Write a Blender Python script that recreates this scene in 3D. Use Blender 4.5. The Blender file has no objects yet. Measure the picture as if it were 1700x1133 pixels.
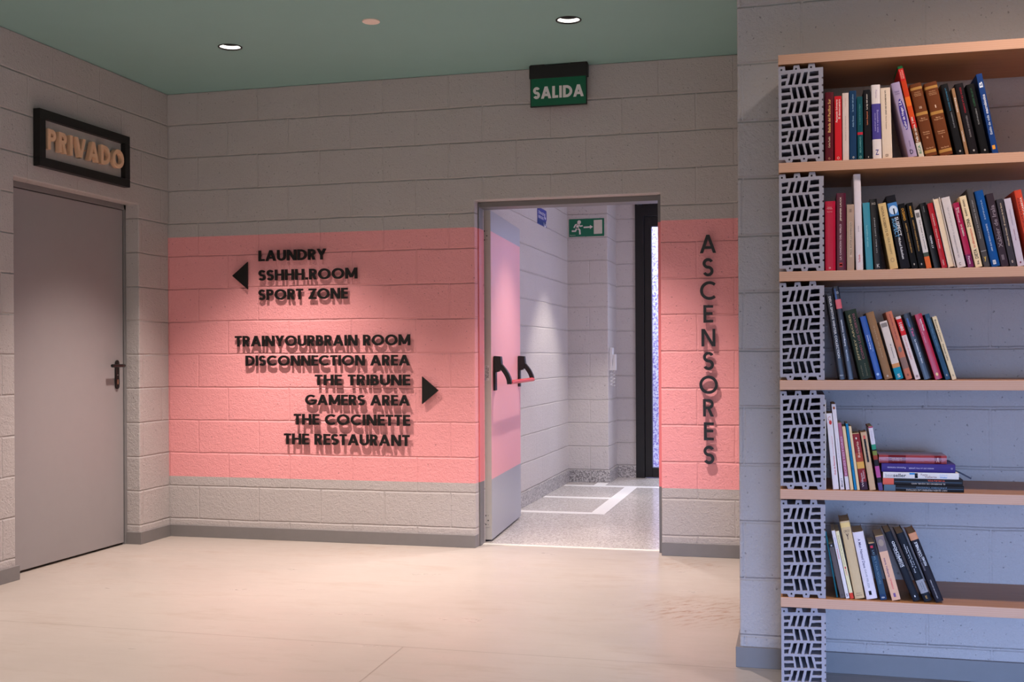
import bpy, bmesh, math, random
from mathutils import Matrix, Vector
random.seed(7)
SC = bpy.context.scene
COL = SC.collection
PI = math.pi

# ------------------------------------------------------------------ camera
F_PX, YAW, ROLL, HORIZON = 1850.8, 0.25195, -0.00493, 591.1
CAM = Vector((3.7327, -6.0814, 1.0903))
_fw = Vector((-math.sin(YAW), math.cos(YAW), 0)); _rt = Vector((math.cos(YAW), math.sin(YAW), 0)); _up = Vector((0, 0, 1))
_r = math.cos(ROLL)*_rt + math.sin(ROLL)*_up
_u = -math.sin(ROLL)*_rt + math.cos(ROLL)*_up
cd = bpy.data.cameras.new('camera'); cam = bpy.data.objects.new('camera', cd); COL.objects.link(cam)
cam.matrix_world = Matrix(((_r.x, _u.x, -_fw.x, CAM.x), (_r.y, _u.y, -_fw.y, CAM.y), (_r.z, _u.z, -_fw.z, CAM.z), (0, 0, 0, 1)))
cd.sensor_width = 36; cd.lens = F_PX*36/1700; cd.shift_y = (HORIZON-566.5)/1700; cd.clip_start = 0.05
SC.camera = cam

def P(x, y, axis, val):
    """the point of the plane axis=val that the photograph shows at pixel (x, y)"""
    u, v = x-850, -(y-HORIZON)
    d = _r*(u/F_PX) + _u*(v/F_PX) + _fw
    i = 'XYZ'.index(axis)
    return CAM + d*((val-CAM[i])/d[i])

# ------------------------------------------------------------------ world, light, exposure
SC.view_settings.view_transform = 'Standard'; SC.view_settings.look = 'None'
SC.view_settings.exposure = 0.0; SC.view_settings.gamma = 1.0; SC.view_settings.use_curve_mapping = False
W = bpy.data.worlds.new('daylight'); SC.world = W; W.use_nodes = True
W.node_tree.nodes['Background'].inputs[0].default_value = (0.62, 0.74, 1.0, 1)
W.node_tree.nodes['Background'].inputs[1].default_value = 0.35
WARM = (1.0, 0.83, 0.75)
def lamp(name, kind, loc, energy, color, rot=(0, 0, 0), **kw):
    d = bpy.data.lights.new(name, kind); d.energy = energy; d.color = color
    for k, v in kw.items(): setattr(d, k, v)
    o = bpy.data.objects.new(name, d); o.location = loc; o.rotation_euler = rot; COL.objects.link(o)
    return o
CEIL = 2.70
for x, y, e, cone in [(0.884, -0.846, 500, 82), (2.671, -0.838, 450, 82), (0.884, -3.1, 280, 82), (2.671, -3.1, 200, 82), (4.458, -3.1, 140, 150),
                      (0.884, -5.3, 90, 82), (2.671, -5.3, 90, 82)]:
    lamp('downlight_beam', 'SPOT', (x, y, CEIL-0.012), e, WARM, spot_size=math.radians(cone), spot_blend=1.0, shadow_soft_size=0.03 if cone < 100 else 0.1)
def aim(a, b):
    return (Vector(b)-Vector(a)).to_track_quat('-Z', 'Y').to_euler()
# soft warm fill, added behind the camera to lift the walls evenly
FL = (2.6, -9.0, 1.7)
lamp('lobby_fill', 'AREA', FL, 62, (1.0, 0.83, 0.77), aim(FL, (2.6, 0, 1.3)), shape='RECTANGLE', size=4.6, size_y=1.9)
WL = (4.4, -7.3, 0.7)
lamp('window_daylight', 'AREA', WL, 58, (0.32, 0.52, 1.0), aim(WL, (4.9, -2.1, -1.35)), shape='RECTANGLE', size=1.4, size_y=1.0, spread=math.radians(64))  # cool daylight placed behind the camera, aimed low at the shelves
CL = (4.6, 2.2, 1.4)
lamp('corridor_daylight', 'AREA', CL, 34, (0.72, 0.70, 1.0), aim(CL, (2.0, 1.4, 0.9)), shape='RECTANGLE', size=1.8, size_y=1.9)
lamp('corridor_downlight_beam', 'SPOT', (2.56, 0.74, 2.44), 190, (1.0, 0.90, 0.85), spot_size=math.radians(84), spot_blend=0.7, shadow_soft_size=0.03)
lamp('corridor_downlight_beam', 'SPOT', (2.40, 2.45, 2.44), 190, (1.0, 0.90, 0.83), spot_size=math.radians(74), spot_blend=0.5, shadow_soft_size=0.03)
lamp('yard_daylight', 'AREA', (2.9, 4.75, 3.3), 170, (0.75, 0.82, 1.0), (0, 0, 0), shape='RECTANGLE', size=1.6, size_y=0.8)

# ------------------------------------------------------------------ helpers
def lin(c):
    return tuple(((v/255)/12.92 if v/255 <= 0.04045 else ((v/255+0.055)/1.055)**2.4) for v in c) + (1,)
class NT:
    def __init__(s, m): s.t = m.node_tree; s.b = s.t.nodes['Principled BSDF']
    def n(s, typ, **kw):
        nd = s.t.nodes.new(typ)
        for k, v in kw.items(): setattr(nd, k, v)
        return nd
    def l(s, a, b): s.t.links.new(a, b)
    def math(s, op, a, b=None, c=None):
        nd = s.n('ShaderNodeMath', operation=op)
        for i, v in enumerate((a, b, c)):
            if v is None: continue
            if isinstance(v, (int, float)): nd.inputs[i].default_value = v
            else: s.l(v, nd.inputs[i])
        return nd.outputs[0]
    def mix(s, fac, a, b, blend='MIX'):
        nd = s.n('ShaderNodeMix', data_type='RGBA', blend_type=blend)
        for i, v in ((0, fac), (6, a), (7, b)):
            if isinstance(v, (int, float)): nd.inputs[i].default_value = v
            elif isinstance(v, tuple): nd.inputs[i].default_value = v
            else: s.l(v, nd.inputs[i])
        return nd.outputs[2]
    def noise(s, vec, scale, detail=3, rough=0.55):
        nd = s.n('ShaderNodeTexNoise'); nd.inputs['Scale'].default_value = scale; nd.inputs['Detail'].default_value = detail; nd.inputs['Roughness'].default_value = rough
        if vec is not None: s.l(vec, nd.inputs['Vector'])
        return nd.outputs[0]
    def coord(s): return s.n('ShaderNodeTexCoord').outputs['Object']
    def sep(s, v):
        nd = s.n('ShaderNodeSeparateXYZ'); s.l(v, nd.inputs[0]); return nd.outputs
    def comb(s, x, y, z=0.0):
        nd = s.n('ShaderNodeCombineXYZ')
        for i, v in enumerate((x, y, z)):
            if isinstance(v, (int, float)): nd.inputs[i].default_value = v
            else: s.l(v, nd.inputs[i])
        return nd.outputs[0]
    def bump(s, h, strength=0.3, dist=0.004, normal=None):
        nd = s.n('ShaderNodeBump'); nd.inputs['Strength'].default_value = strength; nd.inputs['Distance'].default_value = dist
        s.l(h, nd.inputs['Height'])
        if normal is not None: s.l(normal, nd.inputs['Normal'])
        return nd.outputs[0]
def new_mat(name, rough=0.5, spec=0.5, metal=0.0):
    m = bpy.data.materials.new(name); m.use_nodes = True
    k = NT(m); k.b.inputs['Roughness'].default_value = rough; k.b.inputs['Specular IOR Level'].default_value = spec; k.b.inputs['Metallic'].default_value = metal
    return m, k
_mc = {}
def mat(c, rough=0.5, spec=0.5, metal=0.0, var=0.08, scale=40, bump=0.0):
    """a plain painted / printed surface with a faint procedural mottling"""
    key = (tuple(c), rough, spec, metal, var, scale, bump)
    if key in _mc: return _mc[key]
    m, k = new_mat('surface_%d_%d_%d' % tuple(c), rough, spec, metal)
    n = k.noise(k.coord(), scale)
    base = lin(c); dk = tuple(v*(1-var) for v in base[:3])+(1,); lt = tuple(min(1, v*(1+var)) for v in base[:3])+(1,)
    k.l(k.mix(n, dk, lt), k.b.inputs['Base Color'])
    if bump: k.l(k.bump(n, bump, 0.002), k.b.inputs['Normal'])
    _mc[key] = m; return m

class MB:
    """collects shapes and links them as one mesh object"""
    def __init__(s): s.bm = bmesh.new()
    def face(s, vs, mi=0):
        try: f = s.bm.faces.new(vs); f.material_index = mi; return f
        except ValueError: return None
    def box(s, x0, x1, y0, y1, z0, z1, mi=0):
        v = [s.bm.verts.new((x, y, z)) for z in (z0, z1) for y in (y0, y1) for x in (x0, x1)]
        for q in ((0, 2, 3, 1), (4, 5, 7, 6), (0, 1, 5, 4), (2, 6, 7, 3), (0, 4, 6, 2), (1, 3, 7, 5)): s.face([v[i] for i in q], mi)
    def prism(s, pts, y0, y1, mi=0):
        """polygon in x,z extruded from y0 (front) to y1"""
        a = [s.bm.verts.new((x, y0, z)) for x, z in pts]; b = [s.bm.verts.new((x, y1, z)) for x, z in pts]
        s.face(a, mi); s.face(b[::-1], mi); n = len(pts)
        for i in range(n): s.face([a[i], b[i], b[(i+1) % n], a[(i+1) % n]], mi)
    def ribbon(s, pts, w, y0, y1, mi=0):
        L, R = [], []
        for i, (x, z) in enumerate(pts):
            ax, az = pts[max(i-1, 0)]; bx, bz = pts[min(i+1, len(pts)-1)]
            dx, dz = bx-ax, bz-az; q = math.hypot(dx, dz) or 1; nx, nz = -dz/q*w/2, dx/q*w/2
            L.append((x+nx, z+nz)); R.append((x-nx, z-nz))
        g = []
        for (lx, lz), (rx, rz) in zip(L, R):
            g.append([s.bm.verts.new(c) for c in ((lx, y0, lz), (rx, y0, rz), (rx, y1, rz), (lx, y1, lz))])
        for p, q in zip(g, g[1:]):
            for i in range(4): s.face([p[i], p[(i+1) % 4], q[(i+1) % 4], q[i]], mi)
        s.face(g[0][::-1], mi); s.face(g[-1], mi)
    def tube(s, pts, r, n=10, mi=0, cap=True):
        rings = []
        for i, p in enumerate(pts):
            p = Vector(p); t = (Vector(pts[min(i+1, len(pts)-1)])-Vector(pts[max(i-1, 0)])).normalized()
            a = t.orthogonal().normalized() if i == 0 else (a - t*a.dot(t)).normalized()
            b = t.cross(a); rr = r[i] if isinstance(r, (list, tuple)) else r
            rings.append([s.bm.verts.new(p+(a*math.cos(2*PI*j/n)+b*math.sin(2*PI*j/n))*rr) for j in range(n)])
        for p, q in zip(rings, rings[1:]):
            for j in range(n): f = s.face([p[j], p[(j+1) % n], q[(j+1) % n], q[j]], mi)
        if cap: s.face(rings[0][::-1], mi); s.face(rings[-1], mi)
    def lathe(s, prof, n=40, mi=0):
        """profile of (radius, z) about the z axis"""
        rings = [[s.bm.verts.new((r*math.cos(2*PI*j/n), r*math.sin(2*PI*j/n), z)) for j in range(n)] if r > 1e-6 else [s.bm.verts.new((0, 0, z))] for r, z in prof]
        for p, q in zip(rings, rings[1:]):
            for j in range(n):
                k = (j+1) % n
                if len(p) == 1: s.face([p[0], q[k], q[j]], mi)
                elif len(q) == 1: s.face([p[j], p[k], q[0]], mi)
                else: s.face([p[j], p[k], q[k], q[j]], mi)
    def add_mesh(s, me, M, mi=0):
        vs = [s.bm.verts.new(M @ v.co) for v in me.vertices]
        for p in me.polygons: s.face([vs[i] for i in p.vertices], mi)
    def build(s, name, mats, parent=None, loc=(0, 0, 0), smooth=False, bevel=0.0, bseg=2, normals=True):
        if normals: bmesh.ops.recalc_face_normals(s.bm, faces=s.bm.faces)
        me = bpy.data.meshes.new(name); s.bm.to_mesh(me); s.bm.free()
        for m in (mats if isinstance(mats, (list, tuple)) else [mats]): me.materials.append(m)
        if smooth:
            for p in me.polygons: p.use_smooth = True
        o = bpy.data.objects.new(name, me); COL.objects.link(o); o.location = loc
        if parent is not None: o.parent = parent
        if bevel:
            b = o.modifiers.new('bevel', 'BEVEL'); b.width = bevel; b.segments = bseg; b.limit_method = 'ANGLE'; b.angle_limit = math.radians(40)
        if smooth:
            e = o.modifiers.new('split', 'EDGE_SPLIT'); e.split_angle = math.radians(38)
        return o
def empty(name, loc=(0, 0, 0), rz=0.0):
    o = bpy.data.objects.new(name, None); o.location = loc; o.rotation_euler = (0, 0, rz); o.empty_display_size = 0.05; COL.objects.link(o); return o
def tag(o, label=None, cat=None, group=None, kind=None):
    for k, v in (('label', label), ('category', cat), ('group', group), ('kind', kind)):
        if v: o[k] = v
    return o
def struct(o, label, cat): return tag(o, label, cat, kind='structure')

# flat outlines with holes, filled and extruded (ceiling, hollow bricks)
def outline_mesh(loops, depth):
    cu = bpy.data.curves.new('outline', 'CURVE'); cu.dimensions = '2D'; cu.fill_mode = 'BOTH'; cu.extrude = depth/2
    for lp in loops:
        sp = cu.splines.new('POLY'); sp.points.add(len(lp)-1)
        for p, (x, y) in zip(sp.points, lp): p.co = (x, y, 0, 1)
        sp.use_cyclic_u = True
    o = bpy.data.objects.new('outline', cu); COL.objects.link(o)
    dg = bpy.context.evaluated_depsgraph_get(); me = bpy.data.meshes.new_from_object(o.evaluated_get(dg))
    bpy.data.objects.remove(o); bpy.data.curves.remove(cu)
    return me
_tx = {}
def text_mesh(s):
    if s in _tx: return _tx[s]
    cu = bpy.data.curves.new('lettering', 'FONT'); cu.body = s; cu.resolution_u = 2; cu.offset = 0.012
    o = bpy.data.objects.new('lettering', cu); COL.objects.link(o)
    dg = bpy.context.evaluated_depsgraph_get(); me = bpy.data.meshes.new_from_object(o.evaluated_get(dg))
    bpy.data.objects.remove(o)
    xs = [v.co.x for v in me.vertices] or [0, 1]; ys = [v.co.y for v in me.vertices] or [0, 1]
    _tx[s] = (me, min(xs), max(xs), min(ys), max(ys)); return _tx[s]
def put_text(mb, s, cx, cz, length, height, mode, y, mi):
    """lettering laid on a vertical face: mode h level, u reading upwards, d reading downwards, f turned half round"""
    me, x0, x1, y0, y1 = text_mesh(s)
    sx, sy = length/(x1-x0), height/(y1-y0)
    a = {'h': 0, 'u': PI/2, 'd': -PI/2, 'f': PI}[mode]
    M = Matrix.Translation((cx, y, cz)) @ Matrix.Rotation(-a, 4, 'Y') @ Matrix.Rotation(PI/2, 4, 'X') @ Matrix.Diagonal((sx, sy, 1, 1)) @ Matrix.Translation((-(x0+x1)/2, -(y0+y1)/2, 0))
    mb.add_mesh(me, M, mi)

# geometric capitals for the mounted lettering: every glyph is bars, slants and arcs on a height of 1
def glyph(mb, ch, w, H, y0, y1, ox=0.0, oz=0.0, mi=0):
    def S(p):
        nonlocal y0
        y0 -= 0.00006          # each stroke a hair prouder than the last, so that no two faces coincide
        return [(ox+x*H, oz+z*H) for x, z in p]
    def V(x, a=0, b=1): p = S([(x-w/2, a), (x+w/2, a), (x+w/2, b), (x-w/2, b)]); mb.prism(p, y0, y1, mi)
    def B(a, b, z): mb.prism(S([(a, z-w*.46), (b, z-w*.46), (b, z+w*.46), (a, z+w*.46)]), y0, y1, mi)
    def D(xa, a, xb, b):
        ww = w*1.02*math.hypot(xb-xa, b-a)/abs(b-a)/2
        mb.prism(S([(xa-ww, a), (xa+ww, a), (xb+ww, b), (xb-ww, b)]), y0, y1, mi)
    def A(cx, cz, rx, rz, a, b, n=26):
        mb.ribbon(S([(cx+rx*math.cos(math.radians(a+(b-a)*i/n)), cz+rz*math.sin(math.radians(a+(b-a)*i/n))) for i in range(n+1)]), w*H, y0, y1, mi)
    h = w/2
    if ch == 'A':
        W_ = .86; D(h, 0, W_/2, 1); D(W_-h, 0, W_/2, 1); B(W_*.24, W_*.76, .3)
    elif ch == 'B':
        W_ = .62; V(h); r1, r2 = (.54-w)/2+h*.1, (.56-w)/2+h*.1
        for z, r, xr in ((1-h-r1, r1, W_-.06), (h+r2, r2, W_)):
            B(h, xr-h-r, z+r); B(h, xr-h-r, z-r); A(xr-h-r, z, r, r, -90, 90)
    elif ch == 'C':
        W_ = .86; A(.5, .5, .5-h, .5-h, 48, 312, 40)
    elif ch == 'D':
        W_ = .78; V(h); r = .5-h; B(h, W_-.5, 1-h); B(h, W_-.5, h); A(W_-.5, .5, r, r, -90, 90)
    elif ch in 'EF':
        W_ = .54; V(h); B(h, W_, 1-h); B(h, W_-.03, .52)
        if ch == 'E': B(h, W_, h)
    elif ch == 'G':
        W_ = .94; A(.5, .5, .5-h, .5-h, 48, 352, 44); B(.52, .96, .46)
    elif ch == 'H':
        W_ = .74; V(h); V(W_-h); B(h, W_-h, .52)
    elif ch == 'I':
        W_ = w; V(h)
    elif ch == 'L':
        W_ = .5; V(h); B(h, W_, h)
    elif ch == 'M':
        W_ = .94; V(h); V(W_-h); D(h, 1, W_/2, .12); D(W_-h, 1, W_/2, .12)
    elif ch == 'N':
        W_ = .78; V(h); V(W_-h); D(h+.02, 1, W_-h-.02, 0)
    elif ch == 'O':
        W_ = 1.0; A(.5, .5, .5-h, .5-h, 0, 360, 48)
    elif ch in 'PR':
        W_ = .6; V(h); r = (.58-w)/2; z = 1-h-r; B(h, W_-h-r, z+r); B(h, W_-h-r, z-r); A(W_-h-r, z, r, r, -90, 90)
        if ch == 'R': D(W_-h*1.05, 0, .3, z-r); W_ = .64
    elif ch == 'S':
        W_ = .58; rz = (1-w)/4; rx = .29-h
        A(.29, 1-h-rz, rx, rz, 25, 270); A(.29, h+rz, rx, rz, 90, -155)
    elif ch == 'T':
        W_ = .58; V(W_/2); B(0, W_, 1-h)
    elif ch == 'U':
        W_ = .72; r = W_/2-h; V(h, r+h, 1); V(W_-h, r+h, 1); A(W_/2, r+h, r, r, 180, 360)
    elif ch == 'V':
        W_ = .82; D(h, 1, W_/2, 0); D(W_-h, 1, W_/2, 0)
    elif ch == 'Y':
        W_ = .74; V(W_/2, 0, .48); D(h, 1, W_/2, .42); D(W_-h, 1, W_/2, .42)
    elif ch == 'Z':
        W_ = .64; B(0, W_, 1-h); B(0, W_, h); D(h+.03, h, W_-h-.03, 1-h)
    elif ch == '.':
        W_ = w*1.1; mb.prism(S([(0, 0), (W_, 0), (W_, w*1.1), (0, w*1.1)]), y0, y1, mi)
    else:
        W_ = .28
    return W_
def glyph_width(ch, w):
    b = MB(); r = glyph(b, ch, w, 1, 0, 1); b.bm.free(); return r

# ------------------------------------------------------------------ materials of the place
BAND0, BAND1 = 0.366, 1.823
def block_wall(name, uoff, paint=(186, 180, 179), band=False, depth=0.009, joint=1.0):
    m, k = new_mat(name, 0.62, 0.3)
    co = k.coord(); x, y, z = k.sep(co)
    wob = k.noise(co, 3.0, 2)
    w2 = k.math('MULTIPLY', k.math('SUBTRACT', wob, 0.5), 0.012)
    u = k.math('ADD', k.math('ADD', k.math('ADD', x, y), uoff), w2)
    v = k.math('ADD', k.math('SUBTRACT', z, 0.108-0.2*20), w2)
    br = k.n('ShaderNodeTexBrick'); k.l(k.comb(u, v), br.inputs['Vector'])
    br.inputs['Scale'].default_value = 1; br.inputs['Mortar Size'].default_value = 0.0075; br.inputs['Mortar Smooth'].default_value = 0.85
    br.inputs['Brick Width'].default_value = 0.4; br.inputs['Row Height'].default_value = 0.2; br.offset = 0.5; br.squash = 1
    mort = br.outputs['Fac']
    # bed joints stand out more than the smeared vertical ones
    vv = k.math('FRACT', k.math('DIVIDE', v, 0.2)); bed = k.math('LESS_THAN', k.math('ABSOLUTE', k.math('SUBTRACT', vv, 0.5)), 0.46)
    mort = k.math('MULTIPLY', mort, k.math('SUBTRACT', 1.0, k.math('MULTIPLY', bed, 0.68)))
    mort = k.math('MULTIPLY', mort, k.math('ADD', 0.45, k.noise(co, 2.3, 2)))
    fine = k.noise(co, 110, 4, 0.65); mid = k.noise(co, 45, 3)
    pits = k.noise(co, 85, 1, 0.4); pit = k.n('ShaderNodeMapRange'); k.l(pits, pit.inputs[0])
    pit.inputs[1].default_value = 0.70; pit.inputs[2].default_value = 0.76
    h = k.math('ADD', k.math('MULTIPLY', fine, 0.55), k.math('MULTIPLY', mid, 0.5))
    h = k.math('SUBTRACT', h, k.math('MULTIPLY', mort, joint)); h = k.math('SUBTRACT', h, k.math('MULTIPLY', pit.outputs[0], 0.25))
    k.l(k.bump(h, 0.85, depth), k.b.inputs['Normal'])
    base = k.mix(k.noise(co, 1.7, 3), tuple(c*.94 for c in lin(paint)[:3])+(1,), tuple(min(1, c*1.05) for c in lin(paint)[:3])+(1,))
    if band:
        inb = k.math('MULTIPLY', k.math('GREATER_THAN', z, BAND0), k.math('LESS_THAN', z, BAND1))
        base = k.mix(inb, base, lin((240, 162, 165)))
    base = k.mix(k.math('MULTIPLY', pit.outputs[0], 0.55), base, k.mix(0.65, base, (0.03, 0.03, 0.03, 1)))
    k.l(base, k.b.inputs['Base Color'])
    return m
M_back = block_wall('painted_block_with_pink_band', 0.0, band=True)
M_left = block_wall('painted_block_left', 0.08)
M_right = block_wall('painted_block_right', 0.16, joint=0.9)
M_corr = block_wall('painted_block_corridor', 0.05, (198, 192, 187))
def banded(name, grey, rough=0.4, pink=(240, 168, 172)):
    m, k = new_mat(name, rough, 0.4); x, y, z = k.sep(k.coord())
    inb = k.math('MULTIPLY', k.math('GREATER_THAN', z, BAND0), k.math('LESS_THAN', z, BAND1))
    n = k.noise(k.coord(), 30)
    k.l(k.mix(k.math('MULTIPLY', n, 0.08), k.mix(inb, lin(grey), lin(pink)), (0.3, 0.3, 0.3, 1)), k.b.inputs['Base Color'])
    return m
M_ceil = mat((142, 180, 175), 0.7, 0.25, var=0.03, scale=6)
M_white = mat((215, 213, 210), 0.6, 0.3, var=0.03)
M_skirt = mat((124, 121, 121), 0.45, 0.4, var=0.06, scale=25)
M_steel = mat((150, 146, 148), 0.42, 0.4, var=0.03, scale=12)
M_frame = mat((122, 120, 121), 0.42, 0.4, var=0.03, scale=12)
M_black = mat((14, 13, 13), 0.45, 0.4, var=0.2)
M_blackgloss = mat((12, 11, 11), 0.25, 0.5, var=0.2)
M_alu = mat((182, 178, 172), 0.4, 0.5, var=0.04)

def concrete_floor():
    m, k = new_mat('polished_concrete', 0.3, 0.4)
    co = k.coord(); x, y, z = k.sep(co)
    big = k.noise(co, 0.9, 5, 0.6); st = k.noise(k.comb(k.math('MULTIPLY', x, 0.9), k.math('MULTIPLY', y, 2.6)), 2.2, 6, 0.68)
    c = k.mix(big, lin((160, 151, 143)), lin((182, 174, 167)))
    dirt = k.n('ShaderNodeMapRange'); k.l(st, dirt.inputs[0]); dirt.inputs[1].default_value = 0.54; dirt.inputs[2].default_value = 0.78
    c = k.mix(k.math('MULTIPLY', dirt.outputs[0], 0.55), c, lin((146, 127, 113)))
    fine = k.noise(co, 60, 4); c = k.mix(k.math('MULTIPLY', fine, 0.16), c, lin((150, 139, 130)))
    # scuffs: a worn patch near the wall corner, and a smaller one at the doorway
    def patch(cx, cy, rx, ry, amount, col):
        nonlocal c
        dx = k.math('DIVIDE', k.math('SUBTRACT', x, cx), rx); dy = k.math('DIVIDE', k.math('SUBTRACT', y, cy), ry)
        r = k.math('ADD', k.math('MULTIPLY', dx, dx), k.math('MULTIPLY', dy, dy))
        f = k.math('MULTIPLY', k.math('MAXIMUM', k.math('SUBTRACT', 1.0, r), 0.0), 1.6)
        s = k.noise(k.comb(k.math('MULTIPLY', k.math('ADD', x, y), 9.0), k.math('MULTIPLY', k.math('SUBTRACT', x, y), 26.0)), 1.0, 5, 0.7)
        g = k.n('ShaderNodeMapRange'); k.l(s, g.inputs[0]); g.inputs[1].default_value = 0.5; g.inputs[2].default_value = 0.66
        c = k.mix(k.math('MULTIPLY', k.math('MULTIPLY', f, g.outputs[0]), amount), c, lin(col))
    p = P(1170, 1015, 'Z', 0); patch(p.x, p.y, 0.36, 0.36, 0.7, (140, 112, 92))
    p = P(1130, 938, 'Z', 0); patch(p.x, p.y, 0.26, 0.2, 0.6, (145, 118, 98))
    p = P(100, 935, 'Z', 0); patch(p.x, p.y, 0.5, 0.25, 0.4, (150, 124, 106))
    p = P(600, 915, 'Z', 0); patch(p.x, p.y, 0.5, 0.25, 0.35, (155, 130, 112))
    # sawn joints
    def joint(a, b, lo=None):
        nonlocal c
        d = (b-a).normalized(); n = Vector((-d.y, d.x, 0))
        dist = k.math('ABSOLUTE', k.math('SUBTRACT', k.math('ADD', k.math('MULTIPLY', x, n.x), k.math('MULTIPLY', y, n.y)), n.dot(a)))
        f = k.math('LESS_THAN', dist, 0.0028)
        if lo: f = k.math('MULTIPLY', f, k.math('GREATER_THAN', k.math('ADD', k.math('MULTIPLY', x, d.x), k.math('MULTIPLY', y, d.y)), d.dot(a)))
        c = k.mix(k.math('MULTIPLY', f, 0.42), c, lin((95, 82, 72)))
    j0, j1 = P(0, 1031, 'Z', 0), P(1180, 1108, 'Z', 0); joint(j0, j1)
    joint(P(669, 1075, 'Z', 0), P(597, 1133, 'Z', 0), True)
    k.l(c, k.b.inputs['Base Color'])
    rr = k.n('ShaderNodeMapRange'); k.l(st, rr.inputs[0]); rr.inputs[1].default_value = 0.3; rr.inputs[2].default_value = 0.7; rr.inputs[3].default_value = 0.26; rr.inputs[4].default_value = 0.42
    k.l(rr.outputs[0], k.b.inputs['Roughness'])
    k.l(k.bump(k.noise(co, 14, 4), 0.08, 0.003), k.b.inputs['Normal'])
    return m
M_floor = concrete_floor()
def terrazzo(name, a, b, rough):
    m, k = new_mat(name, rough, 0.4); co = k.coord()
    v = k.n('ShaderNodeTexVoronoi'); k.l(co, v.inputs['Vector']); v.inputs['Scale'].default_value = 130
    s = k.sep(v.outputs['Color'])
    g = k.n('ShaderNodeMapRange'); k.l(s[0], g.inputs[0]); g.inputs[1].default_value = 0.2; g.inputs[2].default_value = 0.8
    k.l(k.mix(g.outputs[0], lin(a), lin(b)), k.b.inputs['Base Color']); return m
M_terr = terrazzo('terrazzo_floor', (168, 162, 156), (212, 206, 200), 0.2)
M_terr2 = terrazzo('terrazzo_skirting', (120, 116, 114), (196, 192, 188), 0.35)
def plywood(face=True):
    m, k = new_mat('plywood_face' if face else 'plywood_edge', 0.42 if face else 0.5, 0.35)
    co = k.coord(); x, y, z = k.sep(co)
    g = k.noise(k.comb(k.math('MULTIPLY', x, 1.5), k.math('MULTIPLY', y, 22.0), k.math('MULTIPLY', z, 30.0)), 3.0, 5, 0.6)
    if face:
        k.l(k.mix(g, lin((166, 110, 70)), lin((196, 142, 97))), k.b.inputs['Base Color'])
    else:
        ply = k.math('PINGPONG', k.math('ADD', z, k.math('MULTIPLY', g, 0.0012)), 0.0031)
        f = k.math('MULTIPLY', ply, 1/0.0031)
        c = k.mix(k.math('MULTIPLY', k.math('GREATER_THAN', f, 0.86), 0.5), lin((198, 152, 124)), lin((216, 177, 152)))
        st = k.noise(k.comb(k.math('MULTIPLY', x, 3.0), y, k.math('MULTIPLY', z, 330.0)), 3.0, 3)
        q = k.n('ShaderNodeMapRange'); k.l(st, q.inputs[0]); q.inputs[1].default_value = 0.66; q.inputs[2].default_value = 0.74
        k.l(k.mix(k.math('MULTIPLY', q.outputs[0], 0.6), c, lin((110, 66, 46))), k.b.inputs['Base Color'])
    return m
M_ply, M_plyedge = plywood(True), plywood(False)
M_brick = mat((158, 155, 165), 0.75, 0.2, var=0.08, scale=60, bump=0.25)
M_beech = mat((232, 190, 156), 0.5, 0.35, var=0.07, scale=18)

# ------------------------------------------------------------------ the room
RX, RY = 3.528, -2.106            # free end and face of the wall that carries the shelves
SX0, SX1 = 6.2, -9.2              # lobby's window side (x) and far end (y)
OX0, OX1, OZ = 1.951, 3.005, 1.974     # doorway in the back wall
LY0, LY1, LZ = -1.385, -0.316, 1.985   # door recess in the left wall
b = MB(); b.box(-0.3, SX0+0.3, SX1-0.3, 0.13, -0.12, 0.0)
struct(b.build('floor', M_floor), 'cream polished concrete floor of the lobby', 'floor')

DL = [(0.884, -0.846), (2.671, -0.838)]
def circle(cx, cy, r, n=48): return [(cx+r*math.cos(2*PI*i/n), cy+r*math.sin(2*PI*i/n)) for i in range(n)]
R_DL = 0.056
me = outline_mesh([[(-0.3, SX1-0.3), (SX0+0.3, SX1-0.3), (SX0+0.3, 0.2), (-0.3, 0.2)]] + [circle(x, y, R_DL) for x, y in DL], 0.03)
me.materials.append(M_ceil); co = bpy.data.objects.new('ceiling', me); COL.objects.link(co); co.location = (0, 0, CEIL+0.015)
struct(co, 'smooth sage green painted ceiling', 'ceiling')

b = MB(); b.prism([(-0.3, 0), (OX0, 0), (OX0, OZ), (OX1, OZ), (OX1, 0), (SX0+0.3, 0), (SX0+0.3, CEIL), (-0.3, CEIL)], 0, 0.2)
struct(b.build('wall_back', M_back, bevel=0.006), 'grey painted block wall with a wide pink band around the doorway', 'wall')
b = MB(); b.prism([(SX1, 0), (LY0, 0), (LY0, LZ), (LY1, LZ), (LY1, 0), (0, 0), (0, CEIL), (SX1, CEIL)], 0, 0.3)
for v in b.bm.verts: v.co = Vector((-v.co.y, v.co.x, v.co.z))
struct(b.build('wall_left', M_left, bevel=0.006), 'grey painted block wall with the recessed steel door', 'wall')
b = MB(); b.box(RX, SX0+0.3, RY, 0, 0, CEIL)
struct(b.build('wall_right', M_right, bevel=0.006), 'pale grey block wall behind the bookshelves', 'wall')
b = MB(); b.box(-0.3, SX0+0.3, SX1-0.3, SX1, 0, CEIL)
struct(b.build('wall_front', M_left), 'grey wall at the far end of the lobby', 'wall')
b = MB(); b.box(SX0, SX0+0.3, SX1, -5.8, 0, CEIL); b.box(SX0, SX0+0.3, -3.0, RY, 0, CEIL); b.box(SX0, SX0+0.3, -5.8, -3.0, 2.3, CEIL); b.box(SX0, SX0+0.3, -5.8, -3.0, 0, 0.25)
struct(b.build('wall_side', M_left), 'grey wall with the large lobby window', 'wall')
w = empty('window_2', (SX0+0.1, -4.4, 0.25)); struct(w, 'large side window of the lobby', 'window')
b = MB()
for y in (-1.38, 0, 1.38): b.box(-0.03, 0.03, y-0.02, y+0.02, 0, 2.05)
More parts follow.
